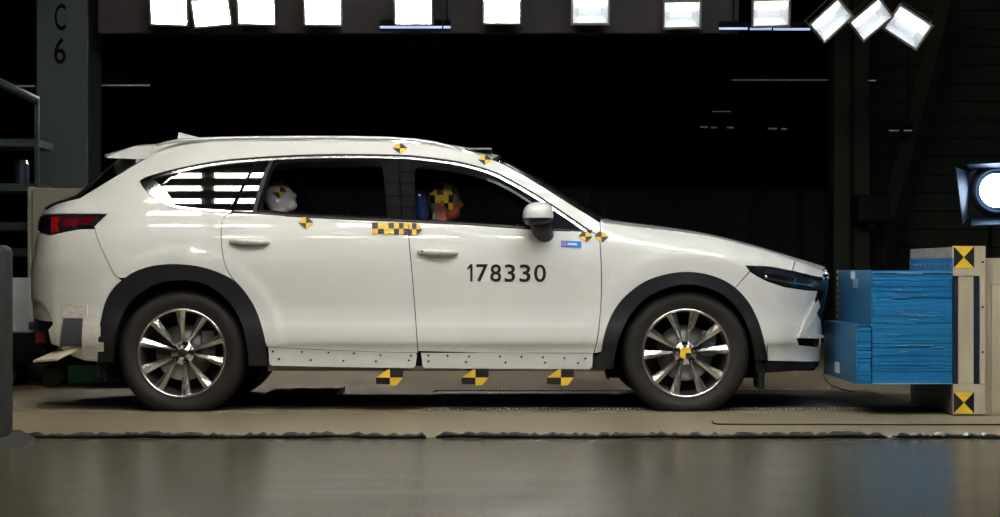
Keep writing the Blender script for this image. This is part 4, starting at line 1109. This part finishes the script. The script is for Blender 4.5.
adopt(box('sheet_edge', (X(873), BY - 0.004, Z(384)), (X(952), BY + 0.01, Z(383)), 'odbedge'), core)
adopt(box('sheet_edge', (X(873), BY - 0.004, Z(272.6)), (X(952), BY + 0.01, Z(271.8)), 'odbedge'), core)
face = box('cladding_sheet', (X(872) - 0.006, BY + 0.002, Z(326)), (X(872) - 0.001, YF, Z(270)), 'odbface', odb)
bump = layers('bumper_block', X(857) + 0.004, X(872) - 0.003, Z(384), Z(326.5), 20, odb)
adopt(box('bumper_face', (X(857) - 0.004, BY + 0.001, Z(384)), (X(857) + 0.003, YF, Z(326)), 'odbface'), bump)
adopt(box('bumper_top', (X(857) - 0.004, BY + 0.001, Z(326)), (X(872) - 0.004, YF, Z(326) + 0.003), 'odbface'), bump)
def onx(px, py, x):   # pixel on the plane X = x
    d = x * F / (px - 500); return Vector((x, d - D, H + (HZ - py) * d / F))
def facepatch(name, x, p, m, parent):
    A = [onx(q[0], q[1], x) for q in p]; vs = A + [v - Vector((0.002, 0, 0)) for v in A]
    return adopt(mesh_obj(name, vs, [(0, 1, 2, 3), (7, 6, 5, 4), (0, 4, 5, 1), (1, 5, 6, 2), (2, 6, 7, 3), (3, 7, 4, 0)], m), parent)
facepatch('face_label', X(872) - 0.0065, [(851, 271.5), (855, 271.5), (855, 279), (851, 279)], 'white', face)
facepatch('face_label', X(872) - 0.0065, [(853, 279), (858, 279), (858, 288), (853, 288)], 'odbedge', face)
facepatch('face_label', X(857) - 0.0045, [(835, 361.5), (839.5, 362.5), (839.5, 373.5), (835, 372)], 'white', bump)
for k in range(16):
    zz = Z(326) + (Z(270) - Z(326)) * (k + 0.5) / 16
    adopt(box('edge_tape', (X(872) - 0.008, YF - 0.03, zz - 0.009), (X(872) - 0.0055, YF + 0.001, zz + 0.009), 'yellow' if k % 2 else 'black'), face)
fl = box('mounting_flange', (X(953) - 0.012, BY + 0.0, Z(270.5)), (X(953) - 0.002, YF, Z(258)), 'odb', odb)
for k in range(10):
    yy = BY + 0.07 + k * 0.095; zc = Z(264.5)
    v, f = [], []
    bm = bmesh.new(); bmesh.ops.create_uvsphere(bm, u_segments=8, v_segments=6, radius=0.009); bmesh.ops.translate(bm, verts=bm.verts, vec=(X(953) - 0.013, yy, zc))
    bm_obj('rivet', bm, 'greyplate', fl, True)
# mount
mt = tag(empty('barrier_mount', (X(970), BY + 0.5, 0)), 'timber-faced barrier mount with hourglass targets, behind the blue honeycomb', 'barrier mount')
XM = X(953)
box('core_block', (XM, BY + 0.03, 0.0), (X(985), YF + 0.04, Z(247)), 'plygrey', mt, 0.004)
box('top_rail', (XM + 0.001, BY, Z(276)), (X(980), BY + 0.03, Z(246)), 'ply', mt, 0.002)
box('bottom_rail', (XM + 0.001, BY, Z(414.5)), (X(985.5), BY + 0.03, Z(384.3)), 'ply', mt, 0.002)
box('steel_channel', (XM + 0.001, BY + 0.012, Z(384)), (X(958.5), BY + 0.03, Z(276.4)), 'steelblue', mt)
box('timber_panel', (X(958.7), BY + 0.004, Z(384)), (X(973.8), BY + 0.03, Z(276.4)), 'ply', mt, 0.002)
box('steel_channel', (X(974), BY + 0.010, Z(384)), (X(979.8), BY + 0.03, Z(276.4)), 'steelblue', mt)
post = box('timber_post', (X(980.2), BY - 0.004, Z(384)), (X(985.4), BY + 0.03, Z(246)), 'ply', mt, 0.002)
for py in (262, 307, 352):
    p = Vector((X(982.5), BY - 0.005, Z(py))); v, f = lathe_y([(0.0, 0.007), (-0.004, 0.006), (-0.004, 0.0003)], 10, p.x, p.z, p.y); mesh_obj('bolt', v, f, 'black', post, True)
box('rear_plank', (X(985.7), BY + 0.05, 0.0), (X(993.5), YF, Z(285)), 'ply', mt, 0.002)
box('rear_block', (X(985.8), BY + 0.09, Z(285) + 0.001), (X(1030), YF, Z(258)), 'ply', mt, 0.003)
box('rear_plank', (X(994), BY + 0.05, 0.0), (X(1012), YF, Z(285)), 'ply', mt, 0.002)
box('steel_base', (X(953) - 0.006, BY + 0.01, 0.012), (X(953) - 0.001, YF, Z(385)), 'steel', mt)
for (y0, y1) in ((246.3, 268), (392, 413.3)):
    A = [(X(953.6), BY - 0.003, Z(y0)), (X(974), BY - 0.003, Z(y0)), (X(974), BY - 0.003, Z(y1)), (X(953.6), BY - 0.003, Z(y1)), (X(963.8), BY - 0.003, Z((y0 + y1) / 2))]
    mesh_obj('hourglass_target', A, [(0, 4, 1), (1, 4, 2), (2, 4, 3), (3, 4, 0)], None, mt, False, ['yellow', 'black'], [0, 1, 0, 1])
# thin black sensor lead hanging from the barrier nose
ld = tag(mesh_obj('sensor_lead', *tube_mesh([onx(823, 374, X(857) - 0.006), at(826, 381, 0.45), at(832, 386, 0.40), at(843, 389.5, 0.42), at(853, 391.5, 0.60)], 0.004, 6), 'cable', None, True), 'thin black lead drooping from the barrier bumper to the floor', 'cable')

# ------------------------------------------------------------------ things on the floor
pit = tag(empty('pit_cover', (1.0, 1.0, 0)), 'dark steel pit cover with toothed edges under the car', 'pit cover')
box('cover_plate', (-0.42, 0.27, 0.0005), (2.52, 1.72, 0.004), 'steel', pit, 0.002)
for nm, y0, y1 in (('toothed_edge', 0.14, 0.27), ('toothed_edge', 1.72, 1.84)):
    bm = bmesh.new(); n = 120
    box_bm((-0.46, y0, 0.001), (2.52, y1, 0.003), 0, bm)
    tb = bmesh.new()
    for k in range(n):
        xa = -0.45 + k * 0.0247
        if 0.90 < xa < 1.26: continue
        V = [tb.verts.new(q) for q in ((xa, y0 + 0.005, 0.003), (xa + 0.011, y0 + 0.005, 0.003), (xa + 0.026, y1 - 0.005, 0.003), (xa + 0.015, y1 - 0.005, 0.003), (xa, y0 + 0.005, 0.011), (xa + 0.011, y0 + 0.005, 0.011), (xa + 0.026, y1 - 0.005, 0.011), (xa + 0.015, y1 - 0.005, 0.011))]
        for q in ((4, 5, 6, 7), (0, 1, 5, 4), (1, 2, 6, 5), (2, 3, 7, 6), (3, 0, 4, 7)): tb.faces.new([V[i] for i in q])
    sp_ = bm_obj(nm, bm, 'steel', pit)
    adopt(bm_obj('teeth', tb, 'teeth'), sp_)
rp = tag(box('red_plate', (-1.50, 1.05, 0.0), (-1.05, 1.75, 0.04), 'redplate', None, 0.008), 'dark red low block on the floor under the car', 'block')
gs = tag(box('green_sheet', (at(66, 0, 2.3).x, 2.3, 0.0), (at(150, 0, 2.3).x, 2.6, 0.26), 'greenmat', None, 0.03), 'dark green low sheet-covered box behind the rear wheel', 'box')
# cable snaking along the lane edge
def cable(name, pxa, pxb, m, label, seed, r0=0.012, amp=0.008, step=0.022):
    rnd = random.Random(seed); d = D - 1.60; xa = (pxa - 500) * d / F; xb = (pxb - 500) * d / F; n = int((xb - xa) / step)
    pts, rad = [], []; ph = rnd.random() * 6
    for i in range(n + 1):
        ph += 0.5 * rnd.random() + 0.1; r = r0 * (0.75 + 0.75 * rnd.random()) * (0.35 if i in (0, n) else 1)
        lift = 0.004 * max(0, math.sin(ph * 0.45)) ** 3
        pts.append(Vector((xa + (xb - xa) * i / n, -1.572 + amp * math.sin(ph), r * 0.72 + lift))); rad.append(r)
    v, f = tube_mesh(pts, rad, 8, 0.8)
    return tag(mesh_obj(name, v, f, m, None, True), label, 'cable')
cable('taped_cable', 4, 426, 'cable', 'black wrapped cable on the floor in front of the rear wheel', 2, 0.0145)
cable('taped_cable', 435.5, 888, 'cable', 'black wrapped cable on the floor in front of the front wheel', 4, 0.0145)
sv = cable('taped_cable', 893, 1010, 'cable', 'cable with silver tape on the floor before the barrier mount', 9, 0.012, 0.02)
for px in (896, 906, 915, 924, 931, 938, 943, 968, 985):
    p = at(px, 0, -1.6); r = 0.006 + 0.012 * rnd.random()
    bm = bmesh.new(); bmesh.ops.create_icosphere(bm, subdivisions=1, radius=1.0)
    for v in bm.verts: v.co = Vector((v.co.x * r * 1.8 * (0.7 + 0.6 * rnd.random()), v.co.y * r * (0.7 + 0.5 * rnd.random()), v.co.z * r * 0.7 * (0.7 + 0.6 * rnd.random())))
    bmesh.ops.translate(bm, verts=bm.verts, vec=(p.x, -1.60 + 0.02 * rnd.random(), r * 0.6 + 0.012))
    bm_obj('silver_tape', bm, 'silver', sv)
cp = [Vector(((px - 500) * (D + yy) / F, yy, 0.005)) for px, yy in ((712, -0.66), (713.5, -0.78), (718, -0.84), (760, -0.86), (820, -0.85), (900, -0.87), (1010, -0.86))]
tag(mesh_obj('thin_cord', *tube_mesh(cp, 0.0045, 6), 'cable', None, True), 'thin black cord lying straight on the lane before the barrier', 'cord')
# padded post at the lane edge
pp = tag(empty('padded_post', (-2.42, -1.75, 0)), 'dark grey padded post standing where the black cable starts', 'post')
bm = box_bm((-2.52, -1.82, 0.0), (-2.355, -1.66, 0.945), 0.04, seg=4); bm_obj('post_pad', bm, 'padpost', pp, True, 50)
mesh_obj('post_foot', [(-2.54, -1.90, 0), (-2.30, -1.90, 0), (-2.26, -1.60, 0), (-2.54, -1.60, 0), (-2.52, -1.86, 0.02), (-2.33, -1.86, 0.02), (-2.33, -1.66, 0.05), (-2.52, -1.66, 0.05)], [(4, 5, 6, 7), (0, 1, 5, 4), (1, 2, 6, 5), (2, 3, 7, 6), (3, 0, 4, 7)], 'padpost', pp)
# clutter behind the tail
cb = tag(empty('cream_cabinet', (at(70, 0, 3.0).x, 3.25, 0)), 'cream metal cabinet standing behind the tail of the car', 'cabinet')
x0 = at(27.5, 0, 3.0).x; x1 = at(120, 0, 3.0).x; zt = at(0, 188, 3.0).z
box('cabinet_body', (x0 + 0.03, 3.02, 0.0), (x1, 3.5, zt), 'cream', cb, 0.008)
box('corner_post', (x0, 3.0, 0.0), (x0 + 0.028, 3.5, zt + 0.01), 'cream', cb, 0.004)
crt = tag(empty('equipment_cart', (-3.35, 2.45, 0)), 'pale box on a dark equipment cart behind the rear bumper', 'cart')
box('cart_box', (at(-8, 0, 2.2).x, 2.2, at(0, 333, 2.2).z), (at(31, 0, 2.2).x, 2.7, at(0, 278, 2.2).z), 'paleblue', crt, 0.01)
box('cart_deck', (at(-10, 0, 2.2).x, 2.18, 0.16), (at(60, 0, 2.2).x, 2.7, at(0, 333, 2.2).z - 0.002), 'dark', crt, 0.01)
for (a, b) in ((-3.50, 2.26), (-3.16, 2.26), (-3.50, 2.62), (-3.16, 2.62)):
    bm = bmesh.new(); bmesh.ops.create_cone(bm, cap_ends=True, segments=16, radius1=0.08, radius2=0.08, depth=0.05)
    bmesh.ops.rotate(bm, verts=bm.verts, matrix=Matrix.Rotation(math.pi / 2, 3, 'X')); bmesh.ops.translate(bm, verts=bm.verts, vec=(a, b, 0.08)); bm_obj('cart_wheel', bm, 'rubber', crt, True, 40)
# storage rack on the left
RY = 3.9
rk = tag(empty('storage_rack', (at(20, 0, RY).x, RY + 0.3, 0)), 'green-grey slotted steel rack beside the C6 column', 'rack')
q = at(36.5, 0, RY).x
for yy in (RY, RY + 0.6):
    if yy == RY: box('rack_post', (q - 0.016, yy, 0.0), (q + 0.016, yy + 0.03, at(0, 96, RY).z), 'rack', rk)
    box('rack_post', (q - 0.9, yy, 0.0), (q - 0.868, yy + 0.03, at(0, 70, RY).z), 'rack', rk)
for py in (142, 187, 226, 252):
    z = at(0, py, RY).z; box('rack_shelf', (q - 0.90, RY + 0.031, z - 0.03), (q - 0.017, RY + 0.6, z + 0.03), 'rack', rk)
tube('rack_brace', [at(-40, 63, RY - 0.02), at(38, 101, RY - 0.02)], 0.035, 'rack', rk, n=4)
jr = tag(empty('glass_canister', (at(20, 0, RY + 0.2).x, RY + 0.25, at(0, 187, RY).z + 0.03)), 'blue-grey canister standing on the green rack shelf', 'canister')
v, f = [], []
bm = bmesh.new(); bmesh.ops.create_cone(bm, cap_ends=True, segments=20, radius1=0.06, radius2=0.06, depth=0.17); bmesh.ops.translate(bm, verts=bm.verts, vec=(at(20, 0, RY + 0.2).x, RY + 0.25, at(0, 187, RY).z + 0.03 + 0.085)); bm_obj('canister_body', bm, 'steelblue', jr, True, 40)
bm = bmesh.new(); bmesh.ops.create_cone(bm, cap_ends=True, segments=20, radius1=0.063, radius2=0.05, depth=0.03); bmesh.ops.translate(bm, verts=bm.verts, vec=(at(20, 0, RY + 0.2).x, RY + 0.25, at(0, 187, RY).z + 0.03 + 0.185)); bm_obj('canister_lid', bm, 'chrome', jr, True, 40)

# ------------------------------------------------------------------ crash-test dummies
def capsule(bm, a, b, ra, rb, n=14):
    a = Vector(a); b = Vector(b)
    for p, r in ((a, ra), (b, rb)):
        rr = bmesh.ops.create_uvsphere(bm, u_segments=n, v_segments=10, radius=r); bmesh.ops.translate(bm, verts=rr['verts'], vec=p)
    v, f = tube_mesh([a, b], [ra, rb], n)
    V = [bm.verts.new(q) for q in v]
    for q in f: bm.faces.new([V[i] for i in q])
def ellipsoid(bm, c, r, rot=0.0):
    rr = bmesh.ops.create_uvsphere(bm, u_segments=24, v_segments=16, radius=1.0)
    m = Matrix.Translation(c) @ Matrix.Rotation(rot, 4, 'Y') @ Matrix.Diagonal((*r, 1)); bmesh.ops.transform(bm, matrix=m, verts=rr['verts'])
def dummy(name, label, head, pelvis, knee, foot, hand, s, skin, hrot, face_mat):
    bm = bmesh.new(); hx, hy, hz = head
    ellipsoid(bm, head, (0.100 * s, 0.078 * s, 0.112 * s), hrot)
    rot = Matrix.Rotation(hrot, 3, 'Y'); hv = lambda dx, dy, dz: Vector(head) + rot @ Vector((dx * s, dy * s, dz * s))
    capsule(bm, hv(0.055, 0, -0.075), hv(0.07, 0, -0.085), 0.048 * s, 0.035 * s)     # jaw
    capsule(bm, hv(0.095, 0, -0.005), hv(0.112, 0, -0.03), 0.010 * s, 0.014 * s)     # nose
    for e in (-1, 1):
        ellipsoid(bm, hv(-0.005, e * 0.077, -0.02), (0.018 * s, 0.010 * s, 0.03 * s), 0.2)  # ears
    capsule(bm, hv(0.094, -0.03, -0.062), hv(0.094, 0.03, -0.062), 0.010 * s, 0.010 * s)  # mouth
    chest = Vector((hx * 0.65 + pelvis[0] * 0.35 - 0.05, hy, hz - 0.36 * s)); nb = Vector((hx - 0.03, hy, hz - 0.19 * s))
    capsule(bm, nb, hv(-0.01, 0, -0.07), 0.055 * s, 0.055 * s)
    for e in (-1, 1):
        capsule(bm, chest + Vector((0, e * 0.07, 0)), Vector(pelvis) + Vector((0, e * 0.06, 0.02)), 0.125 * s, 0.12 * s)
        sh = Vector((nb.x - 0.01, hy + e * 0.165 * s, nb.z - 0.075 * s)); capsule(bm, Vector((nb.x, hy, nb.z - 0.04)), sh, 0.06 * s, 0.062 * s)
        hd = Vector((hand[0], hy + e * hand[1], hand[2])); el = sh.lerp(hd, 0.52) + Vector((-0.03, e * 0.05, -0.09))
        capsule(bm, sh, el, 0.055 * s, 0.043 * s); capsule(bm, el, hd, 0.042 * s, 0.028 * s)
        fw = (hd - el).normalized(); pl = hd + fw * 0.07 * s; capsule(bm, hd, pl, 0.03 * s, 0.034 * s)
        for k in range(4):
            o = Vector((0, 0, 0)) + Vector((0, (k - 1.5) * 0.020, 0)); L_ = (0.07, 0.08, 0.075, 0.058)[k] * s
            k1 = pl + o + fw * L_ * 0.5; k2 = k1 + (fw * 0.3 + Vector((0, 0, -0.9))).normalized() * L_ * 0.6
            capsule(bm, pl + o, k1, 0.010, 0.009, 8); capsule(bm, k1, k2, 0.009, 0.008, 8)
        th = hd + fw * 0.03 + Vector((0, -e * 0.035, 0)); capsule(bm, th, th + fw * 0.05 + Vector((0, -e * 0.01, -0.02)), 0.011, 0.009, 8)
        hip = Vector(pelvis) + Vector((0.03, e * 0.09, 0)); kn = Vector((knee[0], hy + e * 0.13, knee[1])); ft = Vector((foot[0], hy + e * 0.12, foot[1]))
        capsule(bm, hip, kn, 0.085 * s, 0.06 * s); capsule(bm, kn, ft, 0.056 * s, 0.04 * s)
        capsule(bm, ft + Vector((-0.03, 0, -0.03)), ft + Vector((0.17 * s, 0, -0.04)), 0.042 * s, 0.034 * s)
    me = bpy.data.meshes.new('tmp'); bm.to_mesh(me); bm.free()
    tmp = bpy.data.objects.new('tmp', me); col.objects.link(tmp)
    r = tmp.modifiers.new('r', 'REMESH'); r.mode = 'VOXEL'; r.voxel_size = 0.010; r.use_smooth_shade = True
    sm_ = tmp.modifiers.new('s', 'SMOOTH'); sm_.factor = 0.5; sm_.iterations = 3
    dg = bpy.context.evaluated_depsgraph_get(); me2 = bpy.data.meshes.new_from_object(tmp.evaluated_get(dg)); bpy.data.objects.remove(tmp)
    for q in (skin, 'dummysuit', face_mat): me2.materials.append(M[q])
    zn = nb.z - 0.01
    inv = rot.inverted()
    for p in me2.polygons:
        p.use_smooth = True
        l = inv @ (p.center - Vector(head))
        p.material_index = 1 if p.center.z < zn else (2 if (l.z < -0.012 * s and l.x > -0.03) else 0)
    o = bpy.data.objects.new(name, me2); col.objects.link(o)
    return tag(o, label, 'dummy')
def head_patch(root, head, rad, rot, quads, mats, lift=0.006):
    """stickers: pixel quads wrapped on the near side of the head"""
    inv = Matrix.Rotation(-rot, 3, 'Y'); rr = Matrix.Rotation(rot, 3, 'Y')
    for pts, mi in quads:
        vs, fs = [], []; n = 5
        for i in range(n + 1):
            for j in range(n + 1):
                u, v = i / n, j / n
                px = (pts[0][0] * (1 - u) + pts[1][0] * u) * (1 - v) + (pts[3][0] * (1 - u) + pts[2][0] * u) * v
                py = (pts[0][1] * (1 - u) + pts[1][1] * u) * (1 - v) + (pts[3][1] * (1 - u) + pts[2][1] * u) * v
                y = head[1] - rad[1]
                for _ in range(4):
                    p = at(px, py, y); l = inv @ (p - Vector(head)); q = 1 - (l.x / rad[0]) ** 2 - (l.z / rad[2]) ** 2
                    y = head[1] - (rad[1] * math.sqrt(max(q, 0.05)) + lift)
                vs.append(at(px, py, y))
        for i in range(n):
            for j in range(n): fs.append((i * (n + 1) + j, (i + 1) * (n + 1) + j, (i + 1) * (n + 1) + j + 1, i * (n + 1) + j + 1))
        o = mesh_obj('head_target', vs, fs, mats[mi]); o.parent = root
hd1 = at(443.5, 200, 0.52); s1 = 1.0
d1 = dummy('crash_test_dummy', 'seated driver dummy with yellow-black checks on its head', hd1, (-0.16, 0.52, 0.62), (0.36, 0.66), (0.62, 0.47), (-0.03, 0.17, 1.00), 1.0, 'dummysuit', 0.0, 'dummyface')
head_patch(d1, hd1, (0.100, 0.078, 0.112), 0.0, [([(430, 194), (437, 188), (437, 195), (430, 195)], 0), ([(437, 186), (443.5, 184), (443.5, 195), (437, 195)], 1), ([(443.5, 183), (451, 186), (452.5, 195), (443.5, 195)], 0),
    ([(429.5, 195), (435, 195), (435, 203), (430, 203)], 1), ([(435, 195), (448.5, 195), (448.5, 203), (435, 203)], 0), ([(448.5, 195), (453, 195), (453, 203), (448.5, 203)], 1), ([(448.5, 203), (453, 203), (453, 210), (448.5, 210)], 0), ([(444, 203), (448.5, 203), (448.5, 209), (444, 206)], 1)], ['yellow', 'black'])
hd2 = at(278.5, 197, 0.52)
d2 = dummy('crash_test_dummy', 'seated rear passenger dummy with pale grey head and one round target', hd2, (-1.12, 0.52, 0.63), (-0.70, 0.68), (-0.66, 0.47), (-0.85, 0.14, 0.82), 0.9, 'dummyskin', -0.35, 'dummyskin')
q = lambda a, b, c, d: [a, b, c, d]
C0 = (279.5, 192.5)
head_patch(d2, hd2, (0.090, 0.070, 0.101), -0.35, [([(272.5, 192), (278.5, 187), (280, 186), C0], 0), ([(280, 186), (284, 188), (287, 191.5), C0], 1), ([(272.5, 192), C0, (280, 199), (277, 197)], 1), ([C0, (287, 191.5), (284, 195), (280, 199)], 0)], ['yellow', 'black'])
